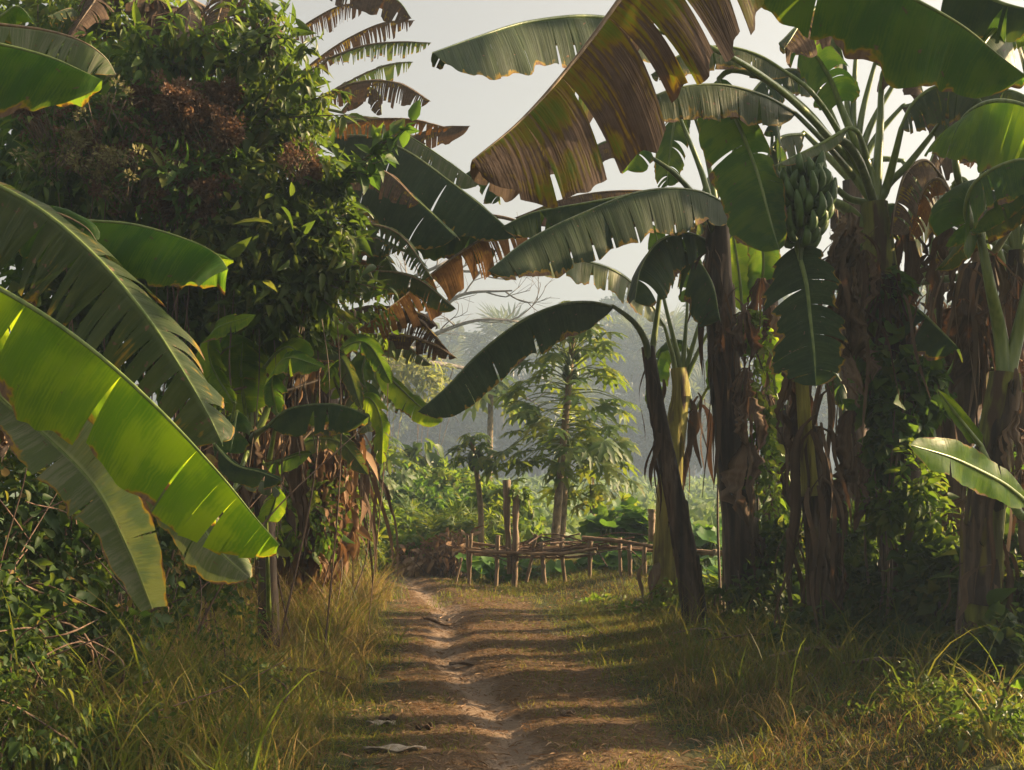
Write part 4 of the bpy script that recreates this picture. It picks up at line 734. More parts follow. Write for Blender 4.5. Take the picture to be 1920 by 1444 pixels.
leaf(L5, 'leaf_halfdry', lp(12.3, 12, (705, 770), (712, 810), (706, 850), (698, 880)), .1, .1, A=(-.9, -.3, 0), B=(.9, -.3, 0), tA=4, tB=4, pet=[ct, at(640, 640, 12.8), at(690, 730, 12.5)], seed=354)
leaf(L5, 'leaf_bright', lp(12.2, 11.9, (640, 745), (625, 700), (632, 660), (650, 640)), .18, .2, A=(-.9, -.3, 0), B=(.9, -.2, 0), tA=2, tB=2, pet=[at(595, 760, Y), at(630, 790, 12.6)], seed=355)
for i in range(11):
    r_ = rng(500+i); deadleaf(L5, at(r_.uniform(520, 670), r_.uniform(620, 800), 12.6-r_.random()*.6), r_.uniform(.5, 1.0), r_.uniform(.05, .14), 320+i, 'leaf_dry' if i % 3 else 'leaf_drypale')
for i in range(5):
    ribbons(L5, [at(560+24*i, 780+20*(i % 3), 12.5) for _ in (0, 1)]+[at(570+24*i, 880, 12.5)], 20+i, 46, (.5, 1.3), .016, 'leaf_dry' if i % 2 else 'leaf_drypale', spread=.22)
b = at(430, 1100, 14.2)*np.array((1, 1, 0)); Y = 14.2
L6 = plant('tallest left banana plant with ragged feathery fronds against the sky', b, 'banana plants on the left bank')
stem(L6, 'stem_brown', [b+(0, 0, -.1), at(440, 700, Y), at(455, 350, Y), at(470, 80, Y)], .22, .14, 25, 6)
ct = at(470, 70, Y)
sh = dict(tA=46, tB=46, gap=.26, lenvar=.35, sway=.12, rib='rib_dry', ripple=.01)
leaf(L6, 'leaf_worn', lp(13.8, 13.4, (560, 215), (620, 172), (690, 135), (735, 120), (775, 116)), .30, .16, A=(.1, -.4, -.9), B=(0, .6, .7), pet=[ct, at(500, 170, 14), at(530, 215, 14)], seed=361, **sh)
leaf(L6, 'leaf_halfdry', lp(13.8, 13.4, (560, 140), (610, 100), (660, 68), (720, 42), (778, 38)), .30, .12, A=(.1, -.4, -.9), B=(0, .6, .5), pet=[ct, at(510, 110, 14)], seed=362, **sh)
leaf(L6, 'leaf_halfdry', lp(13.8, 13.4, (540, 70), (590, 35), (640, 10), (690, 8)), .28, .12, A=(.1, -.4, -.9), B=(0, .6, .5), pet=[ct, at(500, 70, 14)], seed=363, **sh)
leaf(L6, 'leaf_halfdry', lp(13.2, 12.4, (560, -60), (620, -45), (690, -22), (745, 0), (772, 35)), .28, .2, A=(0, -.4, -.9), tA=8, gap=.08, pet=[ct, at(500, -10, 13.8)], seed=364, label='leaf with green and brown hanging blade at the top')
leaf(L6, 'leaf_worn', lp(14.4, 14, (580, 245), (650, 220), (720, 228), (800, 270)), .26, .2, A=(.1, -.4, -.9), B=(0, .6, .6), pet=[ct, at(500, 170, 14), at(540, 230, 14.3)], seed=365, **sh)
leaf(L6, 'leaf_halfdry', lp(14, 13.6, (640, 210), (680, 165), (710, 175), (716, 215)), .2, .16, A=(-.3, -.4, -.7), tA=4, gap=.08, pet=[ct, at(560, 180, 14)], seed=366)
leaf(L6, 'leaf_halfdry', lp(14, 13.6, (600, 440), (650, 418), (710, 410), (772, 418)), .2, .18, A=(.1, -.4, -.9), B=(0, .6, .7), pet=[at(460, 300, Y), at(540, 420, 14.1)], seed=367, **sh)
leaf(L6, 'leaf_pale', lp(13.6, 13.2, (590, 470), (640, 445), (690, 452), (735, 500)), .3, .2, A=(-.4, -.4, -.8), B=(.3, .8, .2), tA=5, pet=[at(460, 320, Y), at(540, 470, 13.8)], seed=368)
for i, (x, y, L, wd) in enumerate(((455, -20, .5, .10), (300, 0, .4, .10))):
    deadleaf(L6, at(x, y, 9.7-.05*i), L, wd, 380+i, ('leaf_drypale', 'leaf_dry')[i % 2])
for i, (x0, y0, x1, y1, x2, y2) in enumerate(((450, 60, 420, -30, 385, 110), (455, 60, 360, 0, 330, 120), (450, 60, 480, 0, 505, 110), (440, 60, 300, 90, 450, 130), (420, 40, 200, -20, 130, 70), (430, 60, 160, 40, 90, 30))):
    leaf(L6, ('leaf_halfdry', 'leaf_drypale', 'leaf_dry', 'leaf_worn', 'leaf_dry', 'leaf_worn')[i], lp(10.2, 9.3, (x0, y0), (x1, y1), ((x1+x2)/2+10, (y1+y2)/2-20), (x2, y2)), .26, .22, A=(-.5, -.4, -.6), B=(.7, -.3, -.5), tA=34, tB=34, gap=.2, lenvar=.4, pet=[at(470, 120, 13.6)], seed=390+i, rib='rib_dry')

r_ = rng(1234)
for i, (y0, ln, dy) in enumerate(((110, 150, -30), (330, 170, 50), (395, 130, 30), (455, 170, 70), (520, 150, 40), (560, 170, 20), (600, 190, 60), (655, 150, 30), (700, 120, 70), (250, 210, -10), (480, 110, -10), (180, 160, 10), (630, 120, -20), (540, 220, 40))):
    ln += 45; x0 = 590+r_.uniform(-25, 25); ya = y0-r_.uniform(15, 40); Yq = 12.2+r_.uniform(-.9, 1.2)
    leaf(L5 if i % 2 else L6, ('leaf_worn', 'leaf_halfdry', 'leaf_pale', 'leaf_worn', 'leaf_orange')[i % 5], lp(Yq, Yq-.5, (x0, y0), (x0+ln*.35, ya), (x0+ln*.7, ya+dy*.25), (x0+ln, y0+dy)), r_.uniform(.2, .3), r_.uniform(.12, .2), A=(-.1, -.4, -.9), B=(.1, .7, .5), pet=[at(560, y0+60, Yq+.3)], seed=1300+i, tA=(38, 12, 30)[i % 3], tB=(38, 12, 30)[i % 3], gap=(.24, .08, .18)[i % 3], lenvar=.35, sway=.12, rib='rib_dry', ripple=.012)
for i, (p, mt) in enumerate((((600, 720, 640, 655, 690, 645, 735, 720), 'leaf_green'), ((540, 700, 575, 655, 640, 670, 680, 770), 'leaf_worn'), ((440, 760, 395, 680, 400, 620, 480, 590), 'leaf_bright'), ((650, 770, 690, 745, 715, 790, 716, 870), 'leaf_bright'), ((540, 860, 580, 825, 640, 830, 690, 890), 'leaf_worn'), ((520, 780, 510, 710, 540, 670, 610, 690), 'leaf_green'))):
    Yq = 9.0 if p[0] < 540 else 11.2
    leaf(L4, mt, lp(Yq, Yq-.3, p[0:2], p[2:4], p[4:6], p[6:8]), .13, .12, A=(-.4, -.4, -.6), B=(.5, -.1, .6), tA=7, tB=6, gap=.07, fray=.10, pet=[at(p[0]-15, p[1]+80, Yq+.2)], seed=1350+i, rr=.009)
# the creepers that smother the left bank: each a thing with its stems
def vine(name, label, cat, lobes, mat, tm, n, size, seed, stems=8, group='creepers and shrubs on the left bank', **kw):
    c = np.array([l[:3] for l in lobes]); cb = np.array((c[:, 0].mean(), c[:, 1].mean(), 0)); cb[2] = float(gz(cb[0], cb[1]))
    t = thing(name, label, cat, tuple(float(q) for q in cb), group)
    mb = MB(); leafcloud(mb, tm, lobes, n, size, seed, **kw); mb.build('foliage', M[mat], t)
    r = rng(seed+1); ms = MB()
    for i in range(stems):
        l = lobes[r.integers(len(lobes))]; top = np.array(l[:3])+r.normal(0, .45, 3)*np.array(l[3:6])
        p0 = np.array((cb[0]*.5+top[0]*.5+r.normal(0, .2), cb[1]*.5+top[1]*.5+r.normal(0, .2), 0)); p0[2] = gz(p0[0], p0[1])-.05
        mid = (p0+top)/2+r.normal(0, .15, 3)
        ms.tube(spline([p0, mid, top, top+r.normal(0, .3, 3)], 24), np.linspace(r.uniform(.005, .011), .003, 24), 4)
    ms.build('stem', M['brush'], t)
    return t
vine('climbing_vine', 'bright green creeper draped over the top of the left thicket', 'vine',
     [plobe(250, 90, 10.4, 150, 110, .7), plobe(300, 160, 10, 120, 80, .6), plobe(200, 40, 10.8, 150, 70, .7, .4), plobe(90, 60, 10.8, 130, 90, .6)], 'vine_bright', T_OV, 5200, (.05, .11), 401, stems=4)
vine('leafy_shrub', 'tall shrub with long drooping leaves on the right of the thicket', 'shrub',
     [plobe(490, 90, 9.6, 80, 110, .5), plobe(530, 230, 9.5, 75, 110, .5), plobe(500, 380, 9.4, 110, 110, .6), plobe(560, 480, 9.3, 100, 90, .5), plobe(520, 560, 9.4, 110, 80, .5), plobe(450, 450, 9.5, 100, 120, .6), plobe(560, 600, 9.5, 90, 50, .4), plobe(620, 440, 9.3, 50, 90, .35, .10), plobe(590, 300, 9.3, 45, 70, .3, .06)], 'shrub', T_LANCE, 8200, (.06, .17), 402, stems=4, jit=1.2, shell=.2)
t = thing('shrub_sprig', 'leafy sprig poking out in front of the wide arching leaf', 'shrub', tuple(at(690, 300, 9)*np.array((1, 1, 0))), 'creepers and shrubs on the left bank')
mb = MB(); ms = MB(); r_ = rng(9)
for tip in ((768, 232), (745, 270), (720, 300), (700, 330), (740, 250)):
    C = spline([at(600, 420, 9.3), at(650, 330, 9.2), at(*tip, 9.0)], 26); ms.tube(C, np.linspace(.01, .003, 26), 5)
    k = r_.integers(8, 26, 22); put(mb, T_OV, C[k]+r_.normal(0, .012, (22, 3)), frames(r_.normal(0, .7, (22, 3))+(.3, 0, .1), np.tile((0, -.4, 1.), (22, 1)), r_, .5), r_.uniform(.09, .19, 22))
mb.build('foliage', M['vine_dark'], t); ms.build('stem', M['straw'], t)
for j, (x0, y0, tips, mt, lab) in enumerate(((470, 250, ((600, 120), (640, 170), (590, 70), (655, 215)), 'shrub', 'long twigs with hanging leaves breaking the upper right outline of the thicket'), (520, 520, ((690, 440), (720, 500), (680, 560), (735, 545), (660, 610)), 'shrub', 'twigs with hanging leaves in front of the shredded fronds'), (300, 120, ((330, 20), (400, 60), (450, 30), (240, 40)), 'vine_bright', 'upright leafy shoots at the crest of the thicket'))):
    t = thing('shrub_sprig', lab, 'shrub', tuple(at(x0, y0, 9)*np.array((1, 1, 0))), 'creepers and shrubs on the left bank'); mb = MB(); ms = MB()
    for tip in tips:
        C = spline([at(x0, y0, 9.4), at((x0+tip[0])/2+r_.normal(0, 15), (y0+tip[1])/2-10, 9.2), at(*tip, 9.0)], 30); ms.tube(C, np.linspace(.009, .003, 30), 5)
        k = r_.integers(5, 30, 34); put(mb, T_LANCE, C[k]+r_.normal(0, .015, (34, 3)), frames(r_.normal(0, .6, (34, 3))+(.2, 0, -.5), np.tile((0, -.4, 1.), (34, 1)), r_, .5), r_.uniform(.07, .2, 34))
    mb.build('foliage', M[mt], t); ms.build('stem', M['straw'], t)
def flowers(name, label, lobes, n, mat, seed, size):
    cb = np.array(lobes[0][:3])*np.array((1, 1, 0)); t = thing(name, label, 'flowering vine', tuple(float(q) for q in cb), 'flowering creepers in the left bank')
    r = rng(seed); P, d = lobes_sample(lobes, n, r, .55, .25); mb = MB(); ms = MB()
    for p, dd in zip(P, d):                                     # a head: many fine bracts on short stalks
        m = 34; q = nrm(r.normal(size=(m, 3))+dd*.8+np.array((0, -.2, .5))); rad = r.uniform(*size)
        put(mb, T_KITE, p+q*rad*r.uniform(.5, 1, (m, 1)), frames(q+r.normal(0, .4, (m, 3)), np.tile((0, -.3, 1.), (m, 1)), r, .9), r.uniform(.018, .042, m))
        ms.tube(spline([p-dd*.12+np.array((0, 0, -.15)), p], 4), .0035, 4, cap=False)
    tag(mb.build('flower_head', M[mat], t), kind='stuff'); tag(ms.build('stalk', M['straw'], t), kind='stuff')
flowers('flowering_vine', 'mass of dry red brown flower heads in the middle of the thicket', [plobe(370, 215, 9.3, 75, 55, .35), plobe(320, 195, 9.3, 60, 40, .3), plobe(400, 245, 9.1, 50, 40, .3)], 460, 'flowers', 411, (.03, .075))
vine('climbing_vine', 'fine olive creeper threading between the brown flower heads', 'vine', [plobe(230, 230, 9.2, 170, 90, .3), plobe(120, 340, 9.2, 120, 60, .3), plobe(330, 360, 9.1, 110, 80, .3), plobe(300, 110, 9.4, 170, 80, .3), plobe(90, 260, 9.2, 90, 70, .3)], 'vine_dark', T_LANCE, 1900, (.06, .15), 414, stems=10, shell=.2)
flowers('flowering_vine', 'faded brown flower heads low in the shade of the thicket', [plobe(180, 260, 9.2, 140, 80, .35), plobe(260, 330, 9.1, 120, 70, .3), plobe(560, 300, 8.95, 30, 35, .15, .05), plobe(400, 370, 9.1, 60, 50, .2)], 460, 'flowers', 412, (.03, .07))
flowers('flowering_vine', 'pale yellow seed heads dotted over the dark creeper', [plobe(190, 240, 8.9, 60, 110, .3), plobe(90, 280, 8.9, 60, 60, .3), plobe(240, 340, 8.8, 60, 60, .3), plobe(220, 195, 8.9, 35, 20, .2)], 60, 'seedheads', 413, (.05, .08))
vine('climbing_vine', 'dark shaded creeper behind the brown flower heads', 'vine',
     [plobe(120, 300, 10.2, 190, 150, .6), plobe(300, 330, 10.4, 190, 150, .6), plobe(420, 480, 10.4, 170, 150, .6), plobe(150, 500, 10.2, 200, 200, .6), plobe(300, 600, 10.4, 200, 120, .5), plobe(420, 260, 10.4, 120, 130, .5), plobe(60, 150, 10.4, 120, 120, .6)], 'vine_dark', T_HEART, 14000, (.05, .12), 403, stems=8, shell=.2)
LOWL = [plobe(40, 930, 6.3, 150, 150, .45), plobe(130, 1060, 6.2, 130, 140, .4), plobe(30, 1180, 5.6, 110, 150, .35), plobe(190, 1200, 6.3, 110, 90, .35), plobe(250, 960, 7.5, 140, 150, .4), plobe(330, 1060, 8.2, 130, 100, .4), plobe(90, 800, 7.0, 150, 140, .4)]
vine('climbing_vine', 'deep green tangle of creeper climbing the lower left bank', 'vine', LOWL, 'vine_shaded', T_OV, 9500, (.025, .085), 404, stems=60, shell=.2, zmin=.02, jit=1.3, roll=1.0)
vine('climbing_vine', 'sparse yellowing creeper leaves sprinkled over the lower left tangle', 'vine', LOWL, 'grass_dry', T_HEART, 900, (.025, .06), 415, stems=20, shell=.6, zmin=.02, jit=1.3, roll=1.0)
vine('weed_bush', 'low weedy bush with small leaves at the bottom left corner', 'bush',
     [plobe(60, 1340, 5.0, 130, 110, .3), plobe(200, 1370, 5.5, 120, 80, .3), plobe(330, 1320, 6.4, 110, 60, .3), plobe(380, 1160, 7.6, 110, 60, .3), plobe(450, 1270, 7.4, 80, 30, .3, .1)], 'vine_shaded', T_OV, 3600, (.02, .05), 405, stems=20, zmin=.0)
vine('dry_bush', 'tangle of brown dead leaves beneath the left thicket', 'bush',
     [plobe(560, 900, 11.8, 110, 140, .5), plobe(450, 850, 11.6, 130, 140, .5), plobe(380, 950, 11, 120, 110, .5), plobe(500, 620, 11.6, 140, 90, .5), plobe(600, 1000, 12, 70, 80, .4)], 'litter', T_LANCE, 5200, (.10, .26), 406, stems=20, shell=.2, down=1.6, out=.3)
vine('leafy_bush', 'green weeds growing through the dry shreds on the left bank', 'bush',
     [plobe(560, 960, 11.2, 110, 90, .4), plobe(440, 1000, 10, 110, 80, .4), plobe(600, 880, 12, 70, 90, .4, .1), plobe(660, 590, 11.6, 90, 60, .3, .1), plobe(420, 700, 10.8, 80, 90, .4, .2)], 'vine_bright', T_OV, 2400, (.05, .11), 407, stems=14, shell=.2)
t = thing('hanging_vines', 'thin dead vine strings hanging in front of the backlit leaves', 'vine', tuple(at(440, 1000, 10)*np.array((1, 1, 0))))
mb = MB(); r_ = rng(31)
for i in range(14):
    x = r_.uniform(390, 600); y = r_.uniform(480, 640); L = r_.uniform(200, 420)
    mb.tube(spline([at(x, y, 9.2), at(x+r_.normal(0, 20), y+L*.5, 9.1), at(x+r_.normal(0, 28), y+L, 9.2)], 14), .004, 4, cap=False)
for a, c in (((425, 735), (590, 690)), ((530, 735), (600, 712)), ((525, 870), (600, 790)), ((415, 655), (520, 745))):
    mb.tube([at(*a, 9.3), at(*c, 9.5)], .011, 6)
mb.build('strand', M['straw'], t)
# ================================================================== MIDDLE DISTANCE
def papaya(label, base, top, r0, r1, nleaf, lsz, pl, seed, crown_from=.55, fruits=0, sweep=(-.2, .9), lean=0):
    b = base.copy(); b[2] = float(gz(b[0], b[1])); t = thing('papaya_tree', label, 'papaya tree', tuple(float(q) for q in b), 'papaya trees in the garden'); r = rng(seed)
    C = spline([b-(0, 0, .08), b*.5+top*.5+np.array((lean, 0, 0)), top], 50)
    mb = MB(); mb.tube(C, np.interp(np.arange(50), [0, 4, 49], [r0*1.3, r0, r1]), 9, lambda L, th: 1+.05*np.sin(L*26)+.04*np.sin(th*3+L*3)); mb.build('trunk', M['papaya_bark'], t)
    ms = MB(); ml = MB()
    for i in range(nleaf):
        f = i/max(1, nleaf-1); k = crown_from+(1-crown_from)*f; s = C[int(k*49)]; a = i*2.4+r.normal(0, .25)
        el = sweep[0]+(sweep[1]-sweep[0])*f**1.5+r.normal(0, .12); L = pl*(1.0-.5*f**1.6)*r.uniform(.5, 1.1)
        d = np.array((math.cos(a)*math.cos(el), math.sin(a)*math.cos(el), math.sin(el)))
        e = s+d*L+np.array((0, 0, -.12*L)); ms.tube(spline([s, s+d*L*.55+np.array((0, 0, .03)), e], 9), np.linspace(.012, .006, 9), 5, cap=False)
        ld = nrm(d*np.array((1, 1, .2))+np.array((0, 0, -.25-.25*(1-f)))+r.normal(0, .22, 3)); sz = lsz*r.uniform(.75, 1.2)*(1-.25*f)
        put(ml, T_PAPAYA, e[None], frames(ld[None], np.array([[0, -.1, 1.]])+d*.3, r, .3), np.array([sz]))
    ms.build('leaf_stalks', M['rib'], t); ml.build('crown', M['papaya_leaf'], t)
    for i in range(fruits):
        a = i*2.1; c = C[int((.80+.03*(i % 4))*49)]+np.array((math.cos(a)*.09, math.sin(a)*.09, 0)); m = MB()
        q = np.linspace(0, 1, 9)[:, None]; m.tube(c+np.array((0, 0, .10))*(1-q)+np.array((0, 0, -.10))*q, np.array([.01, .035, .05, .06, .065, .062, .05, .03, .005]), 9); m.build('fruit', M['papaya_fruit'], t)
    return t
def bp(x, py): Y = F*CH/(py-HOR); return at(x, py, Y)*np.array((1, 1, 0)), Y
b, Y = bp(1036, 1078); papaya('tallest papaya tree with a tiered crown of lobed leaves', b, at(1076, 612, Y), .07, .042, 118, .37, 1.08, 601, .50, 6, (-.3, .95))
b, Y = bp(1048, 1072); papaya('second papaya trunk close beside the tallest one', b, at(1062, 790, Y), .07, .05, 26, .36, 1.1, 602, .80, 0, (-.6, .4), .02)
b, Y = bp(1112, 1068); papaya('slim papaya tree with drooping pale leaves right of the pair', b, at(1108, 815, Y), .05, .028, 34, .30, .62, 603, .68, 0, (-.7, .3))
b, Y = bp(902, 1072); papaya('small papaya tree carrying fruit at the left end of the stick fence', b, at(884, 822, Y), .05, .038, 18, .28, .36, 604, .86, 6, (-.15, .8), .06)
papaya('distant tall thin papaya tree with a sparse tuft of leaves', at(915, 960, 34)*np.array((1, 1, 0)), at(921, 712, 34), .10, .07, 14, .8, .75, 605, .93, 0, (-.3, .5))
papaya('papaya tree half hidden behind the dry leaf skirt of the left bank', at(700, 960, 24)*np.array((1, 1, 0)), at(722, 820, 24), .06, .05, 18, .5, .6, 606, .8, 0, (-.6, .3))

# rough stick fence along the garden
Yf = 16.6
fb = at(1090, 0, Yf)*np.array((1, 1, 0)); fence = thing('stick_fence', 'low rustic fence of stacked branches on short posts around the garden', 'fence', tuple(float(q) for q in fb))
r = rng(700)
def fpt(x, y, dy=0): return at(x, y, Yf-(x-870)*.0022+dy)
def stick(pts, rad, name, mat='bamboo', parent=None, n=20, seed=0):
    C = spline(pts, n); rr = rng(seed); C[1:-1] += rr.normal(0, rad*.07, (n-2, 3)); m = MB()
    m.tube(C, np.linspace(rad, rad*.8, n)*(1+.10*noise1(rr, n, 9)), 8, lambda L, th: 1+.06*np.sin(th*3+L*5)); return m.build(name, M[mat], parent)
for i, (x, y0, y1, dx, rd) in enumerate(((876, 1004, 1090, 3, .035), (884, 1000, 1092, -4, .035), (934, 1004, 1104, -4, .05), (1005, 1002, 1086, -18, .045), (1016, 1018, 1092, 6, .05), (1052, 1008, 1096, 8, .05), (1107, 1010, 1122, -2, .055), (1162, 1008, 1088, 2, .045), (1180, 1014, 1080, 2, .05), (1208, 1018, 1128, 2, .05), (1228, 1030, 1100, 0, .045), (1340, 1030, 1110, 3, .05), (865, 1046, 1088, -10, .03))):
    stick([fpt(x, y0), fpt(x+dx*.4, (y0+y1)/2), fpt(x+dx, y1+5)], rd*.62, 'post', 'stake', fence, 14, 710+i)
for i, (pts, rd, dy) in enumerate((([(880, 1018), (960, 1027), (1040, 1026), (1100, 1022)], .03, .08), ([(872, 1028), (950, 1034), (1030, 1030), (1110, 1024)], .03, 0), ([(878, 1034), (960, 1037), (1050, 1038), (1120, 1028)], .032, -.08), ([(930, 1033), (1010, 1031), (1090, 1026), (1180, 1030)], .03, .1),
    ([(1092, 1009), (1150, 1013), (1200, 1021), (1240, 1028)], .04, -.05), ([(1000, 1040), (1070, 1036), (1130, 1026), (1235, 1034)], .032, .05), ([(1105, 1028), (1180, 1028), (1260, 1034), (1370, 1040)], .036, .1), ([(1230, 1026), (1290, 1032), (1345, 1036), (1380, 1034)], .042, .02), ([(890, 1040), (970, 1044), (1060, 1045), (1110, 1040)], .025, .12), ([(960, 1026), (1000, 1021), (1045, 1018), (1090, 1018)], .018, .15))):
    stick([fpt(x, y, dy) for x, y in pts], rd*.75, 'rail', 'bamboo', fence, 26, 730+i)
mtw = MB()
for i in range(26):
    x = r.uniform(880, 1130); y = 1032-(x-880)*.02+r.normal(0, 5); mtw.tube(spline([fpt(x, y, r.normal(0, .12)), fpt(x+r.uniform(20, 60), y+r.normal(0, 10), r.normal(0, .12)), fpt(x+r.uniform(60, 140), y+r.normal(0, 12), 0)], 9), r.uniform(.005, .011), 5)
mtw.build('twigs', M['brush'], fence)
for i, (x, y0, y1, dx, lab) in enumerate(((950, 900, 1072, 6, 'tall bare wooden stake with a pointed top behind the fence'), (968, 918, 1106, -4, 'tall wooden stake topped by a tuft of creeper at the fence'), (1222, 955, 1010, 0, 'short grey stake poking out above the squash leaves'))):
    b_ = fpt(x+dx, y1); b_[2] = 0
    t = thing('wooden_stake', lab, 'stake', tuple(float(q) for q in b_)); stick([fpt(x, y0), fpt(x+dx*.3, (y0+y1)/2), fpt(x+dx, y1+4)], .048, 'shaft', 'stake', t, 20, 760+i)
    if i == 1:
        mb = MB(); leafcloud(mb, T_OV, [[*fpt(975, 925), .13, .13, .11]], 120, (.05, .10), 765); mb.build('foliage', M['vine_bright'], t)

def bushes(name, label, cat, lobes, mat, tm, n, size, seed, group=None, stems=10, smat='straw', **kw):
    c = np.array(lobes[0][:3]); cb = np.array((c[0], c[1], float(gz(c[0], c[1])))); t = thing(name, label, cat, tuple(float(q) for q in cb), group)
    mb = MB(); leafcloud(mb, tm, lobes, n, size, seed, **kw); mb.build('foliage', M[mat], t); r = rng(seed+5); ms = MB()
    for i in range(stems):
        l = lobes[r.integers(len(lobes))]; top = np.array(l[:3])+r.normal(0, .5, 3)*np.array(l[3:6]); p0 = np.array((l[0]+r.normal(0, .3)*l[3], l[1]+r.normal(0, .3)*l[4], 0)); p0[2] = gz(p0[0], p0[1])-.05
        ms.tube(spline([p0, (p0+top)/2+r.normal(0, .06, 3), top], 12), np.linspace(.016, .005, 12), 5)
    ms.build('stem', M[smat], t); return t
G2 = 'shrubs beyond the bend of the track'
bushes('garden_shrub', 'rounded light green shrub behind the small fruiting papaya', 'shrub', [plobe(825, 905, 26, 60, 28, 1), plobe(870, 925, 26, 50, 28, 1), plobe(800, 940, 26, 60, 25, 1)], 'vine_bright', T_OV, 3600, (.10, .2), 801, G2)
bushes('garden_shrub', 'broad shrub with star shaped leaves at the bend of the track', 'shrub', [plobe(850, 995, 20, 80, 40, .8), plobe(780, 990, 20.5, 70, 40, .8), plobe(925, 985, 21, 45, 35, .7)], 'papaya_leaf', T_CASSAVA, 1100, (.13, .25), 802, G2)
bushes('garden_shrub', 'green weeds crowding the left side of the bend', 'shrub', [plobe(700, 1000, 19.5, 70, 55, .7), plobe(760, 1030, 19, 80, 35, .6), plobe(680, 960, 21, 40, 35, .7)], 'vine_bright', T_OV, 3600, (.06, .15), 803, G2, zmin=0.)
bushes('garden_shrub', 'dark shrub beneath the old stick rail beyond the bend', 'shrub', [plobe(720, 920, 25, 90, 30, .9), plobe(800, 945, 24, 80, 30, .9)], 'vine_dark', T_OV, 2400, (.10, .2), 804, G2)
bushes('garden_shrub', 'leafy climber heap just left of the tall stakes', 'shrub', [plobe(925, 945, 22, 45, 40, .6), plobe(980, 960, 22, 30, 30, .6), plobe(1000, 995, 20.5, 25, 22, .5)], 'vine_bright', T_HEART, 1500, (.08, .16), 805, G2)
bushes('garden_shrub', 'upright broad leaved sapling against the haze', 'shrub', [plobe(795, 840, 27, 22, 22, .3), plobe(780, 868, 27, 26, 18, .3), plobe(805, 880, 27, 26, 22, .3)], 'shrub', T_OV, 150, (.22, .4), 806, G2, down=1.2)
bushes('dead_brush', 'heap of dead brown stems by the left end of the fence', 'brush', [plobe(800, 1045, 18.5, 70, 28, .6), plobe(850, 1035, 18, 50, 30, .5)], 'litter', T_LANCE, 900, (.08, .2), 807, None, 110, 'brush', zmin=-.05)
bushes('garden_shrub', 'small pale leaved weeds at the foot of the left dry grass', 'shrub', [plobe(650, 1030, 15.5, 60, 50, .5), plobe(640, 960, 16, 40, 60, .5)], 'papaya_leaf', T_CASSAVA, 420, (.12, .24), 808, G2)
b_ = at(715, 925, 24); rail = thing('stick_rail', 'old rail of thin poles on two thin posts beyond the bend', 'fence', (float(b_[0]), 24., 0.))
stick([at(640, 915, 24), at(690, 922, 24), at(740, 930, 24), at(830, 936, 24)], .035, 'rail', 'stake', rail, 20, 770); stick([at(660, 910, 24.1), at(720, 925, 24.2), at(800, 926, 24)], .03, 'rail', 'bamboo', rail, 20, 771)
for x, y in ((702, 895), (638, 900)): stick([at(x, y, 24), at(x+2, 990, 24)], .04, 'post', 'stake', rail, 12, 772+x)
for i, (x0, y0, x1, y1, lab) in enumerate(((640, 830, 632, 980, 'thin pale pole leaning at the edge of the dry leaf skirt'), (652, 850, 655, 985, 'thin dark pole standing beside the dry leaf skirt'))):
    t = thing('thin_pole', lab, 'pole', tuple(float(q) for q in at(x1, 0, 20)*np.array((1, 1, 0)))); stick([at(x0, y0, 20), at(x1, y1+30, 20)], .03, 'shaft', 'stake', t, 14, 780+i)

# squash plants behind and under the fence
def squash(label, lobes, n, seed, size=(.22, .40), zmin=.05):
    c = np.array(lobes[0][:3]); t = thing('squash_plant', label, 'squash plant', (float(c[0]), float(c[1]), 0.), 'squash plants along the fence'); r = rng(seed); P, d = lobes_sample(lobes, n, r, .3, .5)
    k = P[:, 2] > zmin; P = P[k]; d = d[k]; N = len(P); mb = MB()
    put(mb, T_SQUASH, P, frames(d*np.array((1, 1, .1))+np.array((0, -.5, -.35))+r.normal(0, .35, (N, 3)), d*.3+np.array((.1, -.55, 1.)), r, .35), r.uniform(*size, N)); mb.build('foliage', M['squash_leaf'], t)
    ms = MB()
    for p in P: ms.tube(spline([np.array((p[0]+r.normal(0, .05), p[1]+.05, -.03)), p*np.array((1, 1, .6))+r.normal(0, .03, 3), p], 8), .006, 5, cap=False)
    ms.build('stem', M['rib'], t)
squash('bright squash plant spreading over the fence right of the slim papaya', [plobe(1150, 990, 17.6, 55, 24, .5), plobe(1220, 985, 17.8, 55, 22, .5)], 150, 811, (.16, .3))
squash('squash plant climbing the fence behind the leaning banana stem', [plobe(1310, 1000, 17, 50, 28, .5), plobe(1350, 1010, 16.5, 45, 35, .5)], 110, 812, (.16, .3))
squash('dark squash plant sprawling under the fence', [plobe(1080, 1080, 17.1, 60, 25, .4), plobe(1150, 1072, 17.1, 70, 30, .4), plobe(1020, 1075, 17.4, 50, 20, .3)], 120, 813, (.18, .34))
squash('shaded squash plant under the rail behind the yellow stem', [plobe(1340, 1075, 15, 40, 40, .4), plobe(1200, 1066, 16.9, 40, 35, .3)], 60, 814, (.18, .34))
squash('small squash plant at the foot of the left fence posts', [plobe(900, 1055, 17.4, 25, 14, .3), plobe(960, 1062, 17.4, 35, 14, .3)], 34, 815, (.15, .28))
bushes('weed_patch', 'sunlit weeds at the foot of the yellow banana stem', 'weeds', [plobe(1200, 1150, 13, 60, 20, .3), plobe(1290, 1120, 13, 70, 40, .4), plobe(1130, 1130, 14, 60, 12, .3), plobe(1360, 1130, 12.6, 40, 50, .3)], 'vine_bright', T_OV, 2200, (.04, .10), 821, None, 20, zmin=0.)

